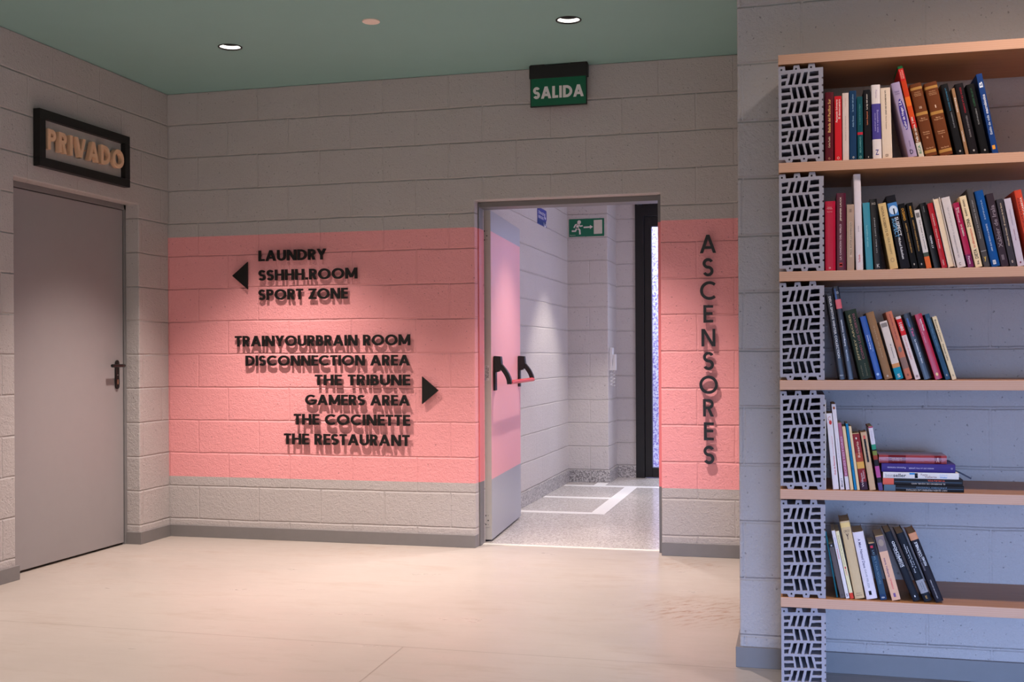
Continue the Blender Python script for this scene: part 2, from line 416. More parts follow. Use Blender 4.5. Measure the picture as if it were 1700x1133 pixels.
b.box(-0.03, 0.03, -1.4, 1.4, 0, 0.04); b.box(-0.03, 0.03, -1.4, 1.4, 2.01, 2.05); b.build('window_frame', M_black, w)

# skirtings, 14 mm proud of the walls
SK, SH = 0.014, 0.071
b = MB(); b.box(0, OX0, -SK, 0, 0, SH); b.box(OX0-0.014, OX0+0.0005, 0, 0.055, 0, SH)
struct(b.build('baseboard_back', M_skirt, bevel=0.0015), 'grey skirting under the pink band left of the doorway', 'skirting board')
b = MB(); b.box(OX1, RX, -SK, 0, 0, SH)
struct(b.build('baseboard_back_right', M_skirt, bevel=0.0015), 'short grey skirting right of the doorway', 'skirting board')
b = MB(); b.box(0, SK, LY1-SK*0, -SK, 0, SH); b.box(-0.085, SK, LY1-SK, LY1, 0, SH)
struct(b.build('baseboard_left', M_skirt, bevel=0.0015), 'short grey skirting between the steel door and the corner', 'skirting board')
b = MB(); b.box(0, SK, SX1, LY0+SK, 0, SH)
struct(b.build('baseboard_left_near', M_skirt, bevel=0.0015), 'grey skirting left of the steel door', 'skirting board')
b = MB(); b.box(RX-SK, SX0, RY-SK, RY, 0, SH); b.box(RX-SK, RX, RY, -SK, 0, SH)
struct(b.build('baseboard_right', M_skirt, bevel=0.0015), 'grey skirting under the bookshelf wall', 'skirting board')

# ------------------------------------------------------------------ steel door in the left wall
XD = -0.088
d = empty('door_1', (XD, (LY0+LY1)/2, 0)); struct(d, 'plain grey steel door with black lever handle in the left wall', 'door')
hw = (LY1-LY0)/2
b = MB(); b.box(-0.16, 0.004, -hw, -hw+0.03, 0, LZ); b.box(-0.16, 0.004, hw-0.022, hw, 0, LZ); b.box(-0.16, 0.004, -hw, hw, LZ-0.03, LZ)
b.build('door_frame', M_frame, d, bevel=0.002)
b = MB(); b.box(-0.05, -0.002, -hw+0.034, hw-0.027, 0.012, LZ-0.034)
leaf = b.build('leaf', M_steel, d, bevel=0.002)
b = MB(); b.box(-0.15, -0.055, -hw+0.03, hw-0.022, 0.0, LZ-0.03); b.build('door_shadow_gap', M_black, d)
hp = P(193.5, 607.5, 'X', XD)
h = empty('handle', (0, hp.y-(LY0+LY1)/2, hp.z)); h.parent = d; tag(h, 'black lever handle with keyhole plate')
def stadium(w_, z0, z1, n=12):
    r = w_/2
    return [(r*math.cos(PI*i/n), z1-r+r*math.sin(PI*i/n)) for i in range(n+1)] + [(r*math.cos(PI+PI*i/n), z0+r+r*math.sin(PI+PI*i/n)) for i in range(n+1)]
def on_x(o):   # turn a part drawn facing -y so that it faces +x
    o.rotation_euler = (0, 0, PI/2); return o
b = MB(); b.prism(stadium(0.036, -0.135, 0.032), -0.008, 0.0); on_x(b.build('plate', M_black, h, smooth=True, bevel=0.002))
b = MB(); b.tube([(0, 0, 0), (0, -0.045, 0)], 0.010); b.tube([(0.008, -0.048, 0), (-0.03, -0.049, 0), (-0.07, -0.05, 0), (-0.118, -0.05, 0)], 0.0095, 14)
on_x(b.build('lever', M_blackgloss, h, smooth=True, bevel=0.003))
b = MB(); b.prism(stadium(0.010, -0.108, -0.078), -0.0095, -0.007); on_x(b.build('lock_cylinder', mat((170, 130, 105), 0.35, 0.5, 0.6), h))
tag(h.children[2], 'brass keyhole')
b = MB(); b.box(-0.006, 0.006, -0.009, -0.0075, -0.056, -0.052); on_x(b.build('mark', M_alu, h))

# ------------------------------------------------------------------ open fire door with its frame
M_fframe = banded('door_frame_shaded_paint', (108, 106, 106), pink=(218, 118, 120)); M_leaf = banded('fire_door_paint', (168, 170, 176), 0.35)  # frame pink is deepened, so its shade sits in the colour
d = empty('door_2', (OX0, 0.1, 0)); struct(d, 'open pink and grey fire door with red push bar in the doorway', 'door')
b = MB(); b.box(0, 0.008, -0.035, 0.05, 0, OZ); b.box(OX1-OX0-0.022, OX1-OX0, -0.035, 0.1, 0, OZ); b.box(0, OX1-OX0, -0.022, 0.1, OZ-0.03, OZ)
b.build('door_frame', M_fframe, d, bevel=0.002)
hin = Vector((1.985, 0.219, 0)); far = Vector((1.914, 1.207, 0)); LEN = (far-hin).length; dirv = (far-hin).normalized()
ang = math.atan2(dirv.y, dirv.x)
lf = empty('leaf', hin-Vector((OX0, 0.1, 0)), ang-PI/2); lf.parent = d     # local: +y along the leaf, +x out of its pink face
LTOP = 1.945
b = MB(); b.box(-0.055, 0, 0.0015, LEN, 0.012, LTOP); b.build('door_panel', M_leaf, lf, bevel=0.0015)
b = MB(); b.box(-0.054, -0.001, -0.0015, 0.0014, 0.012, LTOP); e = b.build('edge_strip', M_alu, lf); tag(e, 'bare beige leaf edge')
for z0, z1 in ((1.755, 1.835), (0.085, 0.165)):
    b = MB(); b.box(-0.054, -0.012, -0.004, -0.0015, z0, z1); hg = b.build('hinge', M_alu, lf, bevel=0.001)
    b = MB()
    for sx, f in ((-0.036, .2), (-0.036, .85), (-0.022, .5), (-0.022, .2), (-0.022, .85)):
        b.tube([(sx, -0.0052, z0+f*(z1-z0)), (sx, -0.003, z0+f*(z1-z0))], 0.0042 if sx < -0.03 or f == .5 else 0.002, 10)
    b.build('screw', mat((90, 88, 86), 0.4, 0.5, 0.6), hg)
b = MB(); b.box(-0.042, -0.012, -0.0022, -0.0014, 0.945, 1.035, 0)
put_text(b, 'Andreu', -0.020, 0.99, 0.06, 0.011, 'u', -0.0024, 1); put_text(b, '1 0370 CPD 0511', -0.0285, 0.99, 0.08, 0.009, 'u', -0.0024, 1)
put_text(b, 'EN 1125', -0.0375, 0.965, 0.036, 0.009, 'u', -0.0024, 2)
b.build('sticker', [mat((196, 194, 192), .5), M_black, mat((40, 60, 140))], lf, normals=False)
# push bar: two black brackets, curved arms and the red tube
pb = empty('push_bar', (0, 0, 0.93)); pb.parent = lf
ZB = 0.0
for y in (0.085, LEN-0.075):
    b = MB(); b.box(0, 0.013, y-0.028, y+0.028, -0.045, 0.155); b.build('back_plate', M_black, pb, bevel=0.003)
    b = MB(); b.prism([(0.002, 0.06), (0.034, 0.068), (0.046, 0.09), (0.049, 0.115), (0.044, 0.157), (0.002, 0.160)], y-0.026, y+0.026)
    b.build('bracket', M_black, pb, bevel=0.003)
    b = MB(); pts = [(0.036+0.058*math.sin(t*PI/2)**1.1, 0.105-0.113*t**1.15-0.0*t) for t in [i/10 for i in range(11)]]
    b.ribbon(pts, 0.027, y-0.02, y+0.02); b.build('arm', M_black, pb, bevel=0.003)
b = MB(); b.tube([(0.098, 0.088, 0.003), (0.098, LEN-0.078, 0.003)], 0.0125, 20); tag(b.build('bar', mat((214, 66, 60), 0.35, 0.4, var=0.03), pb, smooth=True), 'red push tube')
b = MB(); b.box(OX0, OX1, 0.108, 0.145, -0.01, 0.003)
struct(b.build('trim_1', mat((226, 220, 210), 0.4)), 'thin pale threshold strip across the doorway floor', 'threshold')

# ------------------------------------------------------------------ corridor behind the doorway
CX0, CY1, CY2, CXP = 1.80, 3.36, 3.81, 2.152
CC = P(1100, 336.5, 'Y', CY2).z
b = MB(); b.box(CX0-0.2, 5.6, 0.13, CY2+0.2, -0.12, 0.0); fl = b.build('floor_corridor', M_terr); struct(fl, 'speckled grey terrazzo floor of the corridor', 'floor')
b = MB(); T = 0.0012
for y, x1 in ((1.50, 2.42), (2.32, 2.40), (3.10, 3.4)): b.box(CX0+0.02, x1, y-0.045, y+0.045, 0, T)
b.box(2.335, 2.435, 1.455, 3.10, 0, T*1.1); b.box(2.06, 2.155, 3.10, CY1-0.01, 0, T*1.1)
tag(b.build('floor_marking', mat((236, 234, 230), 0.35), fl), 'white painted lines')
b = MB(); b.box(CX0-0.2, 5.6, 0.2, CY2+0.2, CC, CC+0.1); struct(b.build('ceiling_corridor', M_white), 'white ceiling of the corridor', 'ceiling')
b = MB(); b.box(CX0-0.2, CX0, 0.2, CY1, 0, CC); struct(b.build('wall_corridor_left', M_corr), 'pale block wall behind the open fire door', 'wall')
b = MB(); b.box(CX0-0.2, CXP, CY1, CY2+0.2, 0, CC); struct(b.build('wall_corridor_end', M_corr, bevel=0.006), 'pale block pier with the running man sign', 'wall')
wx0 = P(1055.5, 560, 'Y', CY2).x; wx1 = 3.55
b = MB(); b.box(CXP, wx0, CY2, CY2+0.2, 0, CC); b.box(wx1, 5.6, CY2, CY2+0.2, 0, CC); struct(b.build('wall_corridor_back', M_corr), 'pale block wall beside the black framed glass door', 'wall')
b = MB(); b.box(5.6, 5.8, 0.2, CY2+0.2, 0, CC); struct(b.build('wall_corridor_right', M_corr), 'pale far wall of the corridor', 'wall')
b = MB(); CB = 0.105
b.box(CX0, CX0+0.014, 0.2, CY1-0.014, 0, CB); b.box(CX0, CXP+0.014, CY1-0.014, CY1, 0, CB); b.box(CXP, CXP+0.014, CY1, CY2, 0, CB); b.box(CXP+0.014, wx0, CY2-0.014, CY2, 0, CB)
struct(b.build('baseboard_corridor', M_terr2, bevel=0.0015), 'speckled terrazzo skirting along the corridor walls', 'skirting board')
# black framed glass door
w = empty('window_1', (wx0, CY2+0.03, 0)); struct(w, 'tall black framed glass door at the end of the corridor', 'window')
gx = P(1082, 560, 'Y', CY2).x-wx0; gz1 = P(1086, 376, 'Y', CY2).z; gz0 = P(1086, 777, 'Y', CY2).z; ww = wx1-wx0; mx = P(1070, 560, 'Y', CY2).x-wx0
b = MB(); b.box(0, mx, -0.05, 0.05, 0, CC); b.box(ww-mx, ww, -0.05, 0.05, 0, CC); b.box(mx, ww-mx, -0.05, 0.05, gz1+0.09, CC); b.build('outer_frame', M_black, w, bevel=0.003)
b = MB(); b.box(mx+0.002, gx, -0.035, 0.035, 0.005, gz1+0.087); b.box(ww-gx, ww-mx-0.002, -0.035, 0.035, 0.005, gz1+0.087); b.box(gx, ww-gx, -0.035, 0.035, gz1, gz1+0.087); b.box(gx, ww-gx, -0.035, 0.035, 0.005, gz0)
b.build('leaf_frame', M_black, w, bevel=0.003)
m, k = new_mat('window_glass', 0.02, 0.5); k.b.inputs['Base Color'].default_value = (0.9, 0.93, 1, 1)
tr = k.n('ShaderNodeBsdfTransparent'); ms = k.n('ShaderNodeMixShader'); ms.inputs[0].default_value = 0.12
k.l(tr.outputs[0], ms.inputs[1]); k.l(k.b.outputs[0], ms.inputs[2]); k.l(ms.outputs[0], k.t.nodes['Material Output'].inputs[0])
b = MB(); b.box(gx, ww-gx, -0.004, 0.004, gz0, gz1); b.build('glass', m, w)
# the perforated screen outside that glass
m, k = new_mat('speckled_screen', 0.7, 0.2); co_ = k.coord(); nn = k.noise(co_, 48, 4, 0.7)
g = k.n('ShaderNodeMapRange'); k.l(nn, g.inputs[0]); g.inputs[1].default_value = 0.42; g.inputs[2].default_value = 0.56
k.l(k.mix(g.outputs[0], lin((128, 110, 200)), lin((240, 240, 250))), k.b.inputs['Base Color'])
b = MB(); b.box(1.9, 4.4, 5.35, 5.4, -0.1, 2.75); b.box(1.9, 4.4, CY2+0.2, 5.35, -0.15, -0.1)
struct(b.build('wall_yard', m), 'speckled violet and white screen outside the glass door', 'wall')

# ------------------------------------------------------------------ ceiling fittings
M_refl, k = new_mat('lit_reflector', 0.3); k.b.inputs['Base Color'].default_value = (0.9, 0.88, 0.85, 1)
k.b.inputs['Emission Color'].default_value = (1, 0.93, 0.85, 1); k.b.inputs['Emission Strength'].default_value = 2.2
for (x, y), side in zip(DL, ('nearer the left wall', 'nearer the exit sign')):
    t = empty('downlight', (x, y, CEIL)); tag(t, 'round recessed ceiling downlight '+side, 'ceiling light', 'recessed downlights in the green ceiling')
    b = MB(); b.lathe([(R_DL+0.006, -0.0005), (R_DL+0.006, -0.003), (R_DL-0.002, -0.003), (R_DL-0.002, 0.004)]); b.build('trim_ring', M_black, t, smooth=True)
    b = MB(); b.lathe([(R_DL-0.002, 0.003), (R_DL-0.003, 0.010), (R_DL-0.005, 0.018)]); b.build('reflector', M_refl, t, smooth=True)
    b = MB(); b.lathe([(R_DL-0.005, 0.018), (R_DL-0.009, 0.05), (0.0, 0.05)]); b.build('baffle', M_black, t, smooth=True)
p = P(616, 35, 'Z', CEIL)
b = MB(); b.lathe([(0.0, -0.006), (0.040, -0.006), (0.0425, -0.004), (0.0425, 0.0), (0.0, 0.0)])
o = b.build('ceiling_cover', mat((250, 226, 214), 0.5, 0.3), loc=(p.x, p.y, CEIL), smooth=True); tag(o, 'small round pale blank cover plate on the green ceiling', 'cover plate')
# exit sign hanging from the ceiling
p = P(927, 106, 'Z', CEIL); YS = p.y
a0 = P(880.5, 150, 'Y', YS); a1 = P(974.5, 150, 'Y', YS); zt = CEIL; zm = (P(927, 129, 'Y', YS)).z; zb = P(927, 176, 'Y', YS).z; wS = a1.x-a0.x
t = empty('exit_sign', ((a0.x+a1.x)/2, YS, CEIL)); tag(t, 'green and black SALIDA exit sign hanging from the ceiling', 'exit sign')
b = MB(); b.box(-wS/2-0.004, wS/2+0.004, -0.012, 0.035, zm-CEIL, -0.004); b.box(wS*0.22, wS/2+0.003, -0.012, 0.035, -0.006, 0.0); b.box(-wS/2, -wS*.24, -0.012, 0.035, -0.006, 0.0); b.build('housing', M_black, t, bevel=0.003)
b = MB(); b.box(-wS/2, wS/2, -0.004, 0.008, zb-CEIL, zm-CEIL); b.build('panel_edge', M_black, t, bevel=0.001)
b = MB(); b.box(-wS/2+0.005, wS/2-0.005, -0.0055, -0.003, zb-CEIL+0.005, zm-CEIL, 0)
GH = 0.066; txt = 'SALIDA'; gw = [glyph_width(c, .225)*GH for c in txt]; gap = 0.006; tot = sum(gw)+gap*5; sc = (wS*.89)/tot; x = -wS*.445; zc = (zb+zm)/2-CEIL-0.033
for c, q in zip(txt, gw):
    n0 = len(b.bm.verts); glyph(b, c, .225, GH, -0.0075, -0.005, 0, zc-0.001, 1); b.bm.verts.ensure_lookup_table()
    for v in b.bm.verts[n0:]: v.co.x = x + v.co.x*sc
    x += (q+gap)*sc
b.build('panel', [mat((2, 96, 66), 0.3, 0.4, var=0.03), mat((226, 222, 222), 0.4)], t)

# ------------------------------------------------------------------ framed PRIVADO sign on the left wall
S0, S1, SZ0, SZ1, SD = -1.243, -0.468, 2.046, 2.331, 0.040
y0 = P(55, 225, 'X', 0).y; y1 = P(216, 270, 'X', SD).y; SZ1 = P(55, 180, 'X', 0).z; SZ0 = P(55, 275, 'X', 0).z
t = empty('door_sign', (0, (y0+y1)/2, (SZ0+SZ1)/2)); t.rotation_euler = (0, 0, PI/2); tag(t, 'black framed PRIVADO sign with wooden letters above the steel door', 'sign')
hw, hh, fw = (y1-y0)/2, (SZ1-SZ0)/2, 0.045
b = MB(); b.box(-hw, hw, -SD, 0, hh-fw, hh); b.box(-hw, hw, -SD, 0, -hh, -hh+fw); b.box(-hw, -hw+fw, -SD, 0, -hh+fw, hh-fw); b.box(hw-fw, hw, -SD, 0, -hh+fw, hh-fw)
b.build('frame', mat((18, 15, 14), 0.45, 0.4, var=0.2), t, bevel=0.001)
b = MB(); b.box(-hw+fw, hw-fw, -0.010, -0.003, -hh+fw, hh-fw); b.build('backing', mat((186, 182, 178), 0.3, 0.4), t)
GH = 0.105; txt = 'PRIVADO'; gw = [glyph_width(c, .2)*GH for c in txt]; x0 = P(79, 240, 'X', SD).y-t.location.y; x1 = P(205, 270, 'X', SD).y-t.location.y
gap = (x1-x0-sum(gw))/6; x = x0
for c, q in zip(txt, gw):
    b = MB(); glyph(b, c, .2, GH, -0.044, -0.020, 0, -GH/2); b.box(.004, .010, -.022, -.008, -.003, .003); b.build('letter', M_beech, t, loc=(x, 0, 0)); x += q+gap

# ------------------------------------------------------------------ mounted black lettering on the pink band
GR = 'raised black wayfinding lines on the pink wall'
def line_sign(txt, xl, xr, yl0, yl1, yr0, yr1, label):
    DP = 0.022
    a = P(xl, yl1, 'Y', -DP); c = P(xr, yr1, 'Y', -DP); at_ = P(xl, yl0, 'Y', -DP); ct = P(xr, yr0, 'Y', -DP)
    z0 = (a.z+c.z)/2; H = ((at_.z-a.z)+(ct.z-c.z))/2; Wd = c.x-a.x; wgt = 0.195
    gw = [glyph_width(ch, wgt) for ch in txt]; tr_ = 0.10
    tot = (sum(gw)+tr_*(len(txt)-1))*H; s = Wd/tot
    t = empty('wall_lettering', (a.x, 0, z0)); tag(t, label, 'wall lettering', GR); x = 0
    for ch, q in zip(txt, gw):
        if ch != ' ':
            b = MB(); glyph(b, ch, wgt, H, -DP, -DP+0.010); b.box(glyph_width(ch, wgt)*H*.3, glyph_width(ch, wgt)*H*.3+.003, -DP+.004, .0005, H*.5, H*.5+.003) if ch not in 'OCGDUVYT.' else b.box(wgt*H*.3, wgt*H*.3+.003, -DP+.004, .0005, H*(.03 if ch in '.' else .97 if ch in 'VYT' else .5), H*(.03 if ch in '.' else .97 if ch in 'VYT' else .5)+.002)
            for v in b.bm.verts: v.co.x *= s
            b.build('letter', M_black, t, loc=(x, 0, 0))
        x += (q+tr_)*H*s
line_sign('LAUNDRY', 428.8, 540.6, 416.2, 433.8, 412.9, 431, 'raised black lettering LAUNDRY, top line of the upper block')
line_sign('SSHHH.ROOM', 428.8, 592.4, 448.6, 466, 444.4, 462.8, 'raised black lettering SSHHH.ROOM, middle line of the upper block')
line_sign('SPORT ZONE', 428.8, 576.8, 481, 498.5, 477.8, 496, 'raised black lettering SPORT ZONE, lowest line of the upper block')
line_sign('TRAINYOURBRAIN ROOM', 389.7, 680.4, 558, 575.7, 555.5, 573.6, 'raised black lettering TRAINYOURBRAIN ROOM on the pink wall')
line_sign('DISCONNECTION AREA', 407.3, 679.6, 590.5, 607.8, 589.7, 607.3, 'raised black lettering DISCONNECTION AREA on the pink wall')
line_sign('THE TRIBUNE', 522.5, 680.4, 622.3, 640.2, 622.3, 640.4, 'raised black lettering THE TRIBUNE on the pink wall')
line_sign('GAMERS AREA', 506.4, 679.6, 656, 673.3, 656, 673.6, 'raised black lettering GAMERS AREA on the pink wall')
line_sign('THE COCINETTE', 487.5, 680.4, 688.3, 706.2, 688.5, 707, 'raised black lettering THE COCINETTE on the pink wall')
line_sign('THE RESTAURANT', 471.2, 679.6, 720.4, 738.8, 722.5, 740.6, 'raised black lettering THE RESTAURANT on the pink wall')
def arrow(pts, label):
    q = [P(x, y, 'Y', -0.022) for x, y in pts]; cx = sum(p.x for p in q)/3; cz = sum(p.z for p in q)/3
    b = MB(); b.prism([(p.x-cx, p.z-cz) for p in q], -0.022, -0.013); b.box(-.003, .003, -.015, .0005, -.003, .003); tag(b.build('arrow_sign', M_black, loc=(cx, 0, cz)), label, 'arrow', 'black triangular arrows on the pink wall')
arrow([(385.3, 458.2), (410.7, 480.4), (410.7, 435)], 'raised black triangle pointing left beside the LAUNDRY lines')
arrow([(700.5, 625.4), (700.5, 671.5), (727.7, 648.7)], 'raised black triangle pointing right beside THE TRIBUNE')
A_ = P(1177, 771, 'Y', -0.022); Bt = P(1177, 390, 'Y', -0.022)
t = empty('wall_lettering', (A_.x, 0, A_.z)); tag(t, 'vertical raised black lettering ASCENSORES right of the doorway', 'wall lettering')
for ch, ya, yb in zip('ASCENSORES', (389.9, 428.7, 467.2, 506.8, 546.4, 584.3, 624, 663, 701.7, 740.6), (420.2, 459, 498.2, 536, 575.5, 615, 654.4, 692, 731.6, 771)):
    z0 = P(1177, yb, 'Y', -0.022).z; z1 = P(1177, ya, 'Y', -0.022).z; q = glyph_width(ch, .165)
    b = MB(); glyph(b, ch, .155, z1-z0, -0.024, -0.014, -q*(z1-z0)/2, 0); b.box(-q*(z1-z0)/2+.003, -q*(z1-z0)/2+.006, -.016, .0005, .046, .05) if ch in 'COENRE' else b.box(-.002, .002, -.016, .0005, (z1-z0)*(.3 if ch == 'A' else .5), (z1-z0)*(.3 if ch == 'A' else .5)+.003); b.build('letter', M_black, t, loc=(0, 0, z0-A_.z))

# ------------------------------------------------------------------ corridor fittings
p0, p1 = P(892, 371, 'X', CX0), P(906.5, 346, 'X', CX0); zt = P(892, 342.7, 'X', CX0).z
t = empty('refuge_sign', (CX0, (p0.y+p1.y)/2, (p0.z+zt)/2), PI/2); tag(t, 'blue refuge zone sign with white writing on the corridor wall', 'sign')
w_, h_ = (p1.y-p0.y), zt-p0.z
b = MB(); b.box(-w_/2, w_/2, -0.004, 0, -h_/2, h_/2, 0); b.box(-w_/2+.004, w_/2-.004, -0.0045, -0.0038, -h_/2+.004, -h_/2+h_*.3, 1)
put_text(b, 'ZONA DE', -w_*.14, h_*.2, w_*.6, h_*.17, 'h', -0.0046, 2); put_text(b, 'REFUGIO', -w_*.14, -h_*.06, w_*.6, h_*.17, 'h', -0.0046, 2)
b.ribbon([(w_*.27, h_*.27), (w_*.28, h_*.04), (w_*.38, -h_*.02)], .02, -0.0046, -0.0042, 2)
b.ribbon([(w_*.31+.045*math.cos(a), -h_*.16+.045*math.sin(a)) for a in [math.radians(200+i*15) for i in range(12)]], .012, -0.0046, -0.0042, 2)
put_text(b, 'R', w_*.38, -h_*.40, .02, .022, 'h', -0.0047, 2)
b.build('sign_plate', [mat((40, 52, 150), .35), mat((14, 52, 120), .35), mat((226, 226, 232), .4)], t, normals=False)
p0, p1 = P(944.8, 393.8, 'Y', CY1), P(1003, 362.3, 'Y', CY1); w_, h_ = p1.x-p0.x, p1.z-p0.z
t = empty('escape_route_sign', ((p0.x+p1.x)/2, CY1, (p0.z+p1.z)/2)); tag(t, 'green running man escape sign with arrow on the corridor pier', 'sign')
b = MB(); b.box(-w_/2, w_/2, -0.003, 0, -h_/2, h_/2, 0)
def q(x, y): return ((x-827)/1244*w_, (495-y)/630*h_)
yy0, yy1 = -0.0042, -0.0028
def stroke(pts, wd): b.ribbon([q(x, y) for x, y in pts], wd/1244*w_, yy0, yy1, 1)
b.prism([(q(567, 297)[0]+.0165*w_/.31*math.cos(2*PI*i/20), q(567, 297)[1]+.0165*w_/.31*math.sin(2*PI*i/20)) for i in range(20)], yy0, yy1, 1)
stroke([(530, 360), (440, 385), (380, 490)], 46); stroke([(560, 370), (605, 440), (690, 425)], 48); stroke([(535, 360), (490, 520)], 90)
stroke([(490, 490), (435, 610), (305, 605)], 58); stroke([(495, 500), (585, 570), (595, 730)], 58); stroke([(725, 487), (960, 480)], 50)
b.prism([q(*p) for p in ((950, 405), (1055, 475), (950, 550))], yy0, yy1, 1); b.prism([q(*p) for p in ((1085, 240), (1380, 232), (1380, 725), (1085, 730))], yy0, yy1, 2)
put_text(b, 'Ripanto', *q(335, 757), .16*w_, .05*h_, 'h', -0.0043, 1)
b.build('sign_plate', [mat((4, 104, 72), .35, var=.03), mat((222, 214, 204), .4), mat((206, 200, 184), .5)], t, normals=False)
p = P(1062, 341, 'Z', CC); 
t = empty('dome_camera', (P(1062, 341, 'Y', 3.62).x, 3.62, CC)); tag(t, 'small dome camera under the corridor ceiling', 'security camera')
b = MB(); b.lathe([(0.0, 0), (0.042, 0), (0.042, -0.010), (0.036, -0.012)]); b.build('base', M_white, t, smooth=True)
b = MB(); b.lathe([(0.036*math.cos(a), -0.011-0.034*math.sin(a)) for a in [PI/2*i/8 for i in range(8)]]+[(0, -0.045)]); b.build('dome', mat((40, 40, 46), .1, .6), t, smooth=True)
z0, z1 = P(1012, 614.9, 'X', CXP).z, P(1012, 578, 'X', CXP).z
t = empty('wall_phone', (CXP, 3.45, (z0+z1)/2), PI/2); tag(t, 'white intercom phone with coiled cord on the corridor pier side', 'intercom')
hh = 0.098
b = MB(); b.box(-0.05, 0.05, -0.028, 0, -hh, hh); b.build('base', M_white, t, bevel=0.005)
b = MB(); b.box(-0.045, 0.0, -0.058, -0.03, -hh, hh*.42); b.box(-0.045, 0, -0.034, -0.024, -hh, -hh*.6); b.box(-.045, 0, -.034, -.024, 0, hh*.42); b.build('handset', M_white, t, bevel=0.006)
b = MB(); b.tube([(-0.02+0.010*math.cos(i*.9), -0.025-0.014*math.sin(i*.45)-0.008*math.sin(i*.9), -hh-0.004-i*0.0022) for i in range(60)], 0.0035, 8); b.build('cord', M_white, t, smooth=True)

# ------------------------------------------------------------------ shelves: plywood boards on hollow bricks
SDP = 0.372; YF = RY-SDP; BT = 0.0305
XL = P(1294, 560, 'Y', YF).x
TOPS = [P(1295, y, 'Y', YF).z for y in (91.5, 270.9, 451.5, 631.6, 812.6, 991.8)]
NAMES = ['topmost', 'second', 'third', 'fourth', 'fifth', 'lowest']
for z, nm in zip(TOPS, NAMES):
    b = MB(); b.box(0, 1.55, 0, SDP-0.002, -BT, 0, 0)
    for f in b.bm.faces:
        if abs(f.calc_center_median().y) < 1e-5 or abs(f.calc_center_median().x) < 1e-5: f.material_index = 1
    o = b.build('shelf_board', [M_ply, M_plyedge], loc=(XL, YF, z), normals=True, bevel=0.0008, bseg=1)
    tag(o, {'topmost': 'topmost plywood board, capping the bookshelf', 'second': 'second plywood board from the top, under the books with the leather pair',
            'third': 'third plywood board from the top, under the fullest row of books', 'fourth': 'fourth plywood board from the top, at eye height under twelve books',
            'fifth': 'fifth plywood board from the top, under the lying book pile', 'lowest': 'lowest plywood board, sixth from the top'}[nm], 'shelf board', 'plywood boards of the bookshelf')
def wob(loop, a=0.0006):
    out = []
    for (x0, y0), (x1, y1) in zip(loop, loop[1:]+loop[:1]):
        n = max(1, int(math.hypot(x1-x0, y1-y0)/0.006))
        for i in range(n):
            t_ = i/n; out.append((x0+(x1-x0)*t_+random.uniform(-a, a), y0+(y1-y0)*t_+random.uniform(-a, a)))
    return out
BH = TOPS[0]-BT-TOPS[1]-0.0015; BW = P(1368.5, 560, 'Y', YF).x-P(1294.3, 560, 'Y', YF).x
def bk(x, y): return ((x-50)/402*BW, (968-y)/880*BH)
outer = [(50, 940), (50, 100), (108, 100), (112, 138), (182, 135), (188, 97), (238, 95), (245, 133), (316, 130), (322, 90), (376, 90), (382, 128), (452, 128)]
for i in range(11):
    y = 222+i*65; outer += [(452, y-8), (440, y-6), (440, y+8), (452, y+10)]
outer += [(452, 966), (388, 966), (378, 936), (310, 936), (303, 967), (252, 967), (245, 938), (176, 938), (168, 968), (118, 968), (106, 940)]
loops = [[bk(*p) for p in outer]]
def hole(*pts):
    cx, cy = sum(p[0] for p in pts)/4, sum(p[1] for p in pts)/4
    loops.append(wob([bk(x+(2.2 if x > cx else -2.2), y+(2.2 if y > cy else -2.2)) for x, y in pts]))
for r in range(3):
    o_ = r*255
    hole((76, 177+o_), (134, 172+o_), (128, 206+o_), (78, 210+o_)); hole((78, 236+o_), (118, 231+o_), (110, 268+o_), (78, 270+o_))
    hole((164, 172+o_), (194, 170+o_), (168, 266+o_), (136, 268+o_)); hole((220, 168+o_), (252, 166+o_), (228, 266+o_), (196, 267+o_)); hole((282, 165+o_), (314, 163+o_), (294, 264+o_), (258, 266+o_))
    hole((338, 163+o_), (410, 159+o_), (408, 197+o_), (332, 200+o_)); hole((326, 228+o_), (410, 222+o_), (410, 260+o_), (316, 263+o_))
    hole((78, 300+o_), (150, 296+o_), (154, 332+o_), (78, 336+o_)); hole((78, 364+o_), (158, 360+o_), (163, 396+o_), (78, 400+o_))
    hole((170, 296+o_), (205, 294+o_), (222, 394+o_), (190, 397+o_)); hole((225, 293+o_), (260, 291+o_), (286, 391+o_), (248, 395+o_)); hole((287, 290+o_), (318, 288+o_), (348, 391+o_), (310, 394+o_))
    hole((348, 292+o_), (410, 288+o_), (410, 324+o_), (358, 327+o_)); hole((362, 354+o_), (412, 350+o_), (412, 390+o_), (370, 391+o_))
for x, y in ((76, 130), (209, 128), (344, 122), (144, 938), (277, 937), (410, 932)): loops.append([bk(x+9*math.cos(2*PI*i/10), y+9*math.sin(2*PI*i/10)) for i in range(10)])
BD = 0.362
bme = outline_mesh(loops, BD); bme.transform(Matrix.Translation((0, BD/2, 0)) @ Matrix.Rotation(PI/2, 4, 'X')); bme.materials.append(M_brick); bme.name = 'hollow_brick'
lev = ['under the topmost board', 'between the second and third boards', 'between the third and fourth boards', 'between the fourth and fifth boards', 'between the fifth and lowest boards', 'standing on the floor under the lowest board']
for i, l_ in enumerate(lev):
    o = bpy.data.objects.new('hollow_brick', bme); COL.objects.link(o)
    zb = TOPS[i+1] if i < 5 else 0.0; zt = TOPS[i]-BT
    o.location = (XL+0.001, YF+0.006, zb); o.scale = (1, 1, (zt-zb)/BH*0.9985)
    tag(o, 'grey perforated hollow brick '+l_, 'brick', 'hollow bricks carrying the shelf boards')
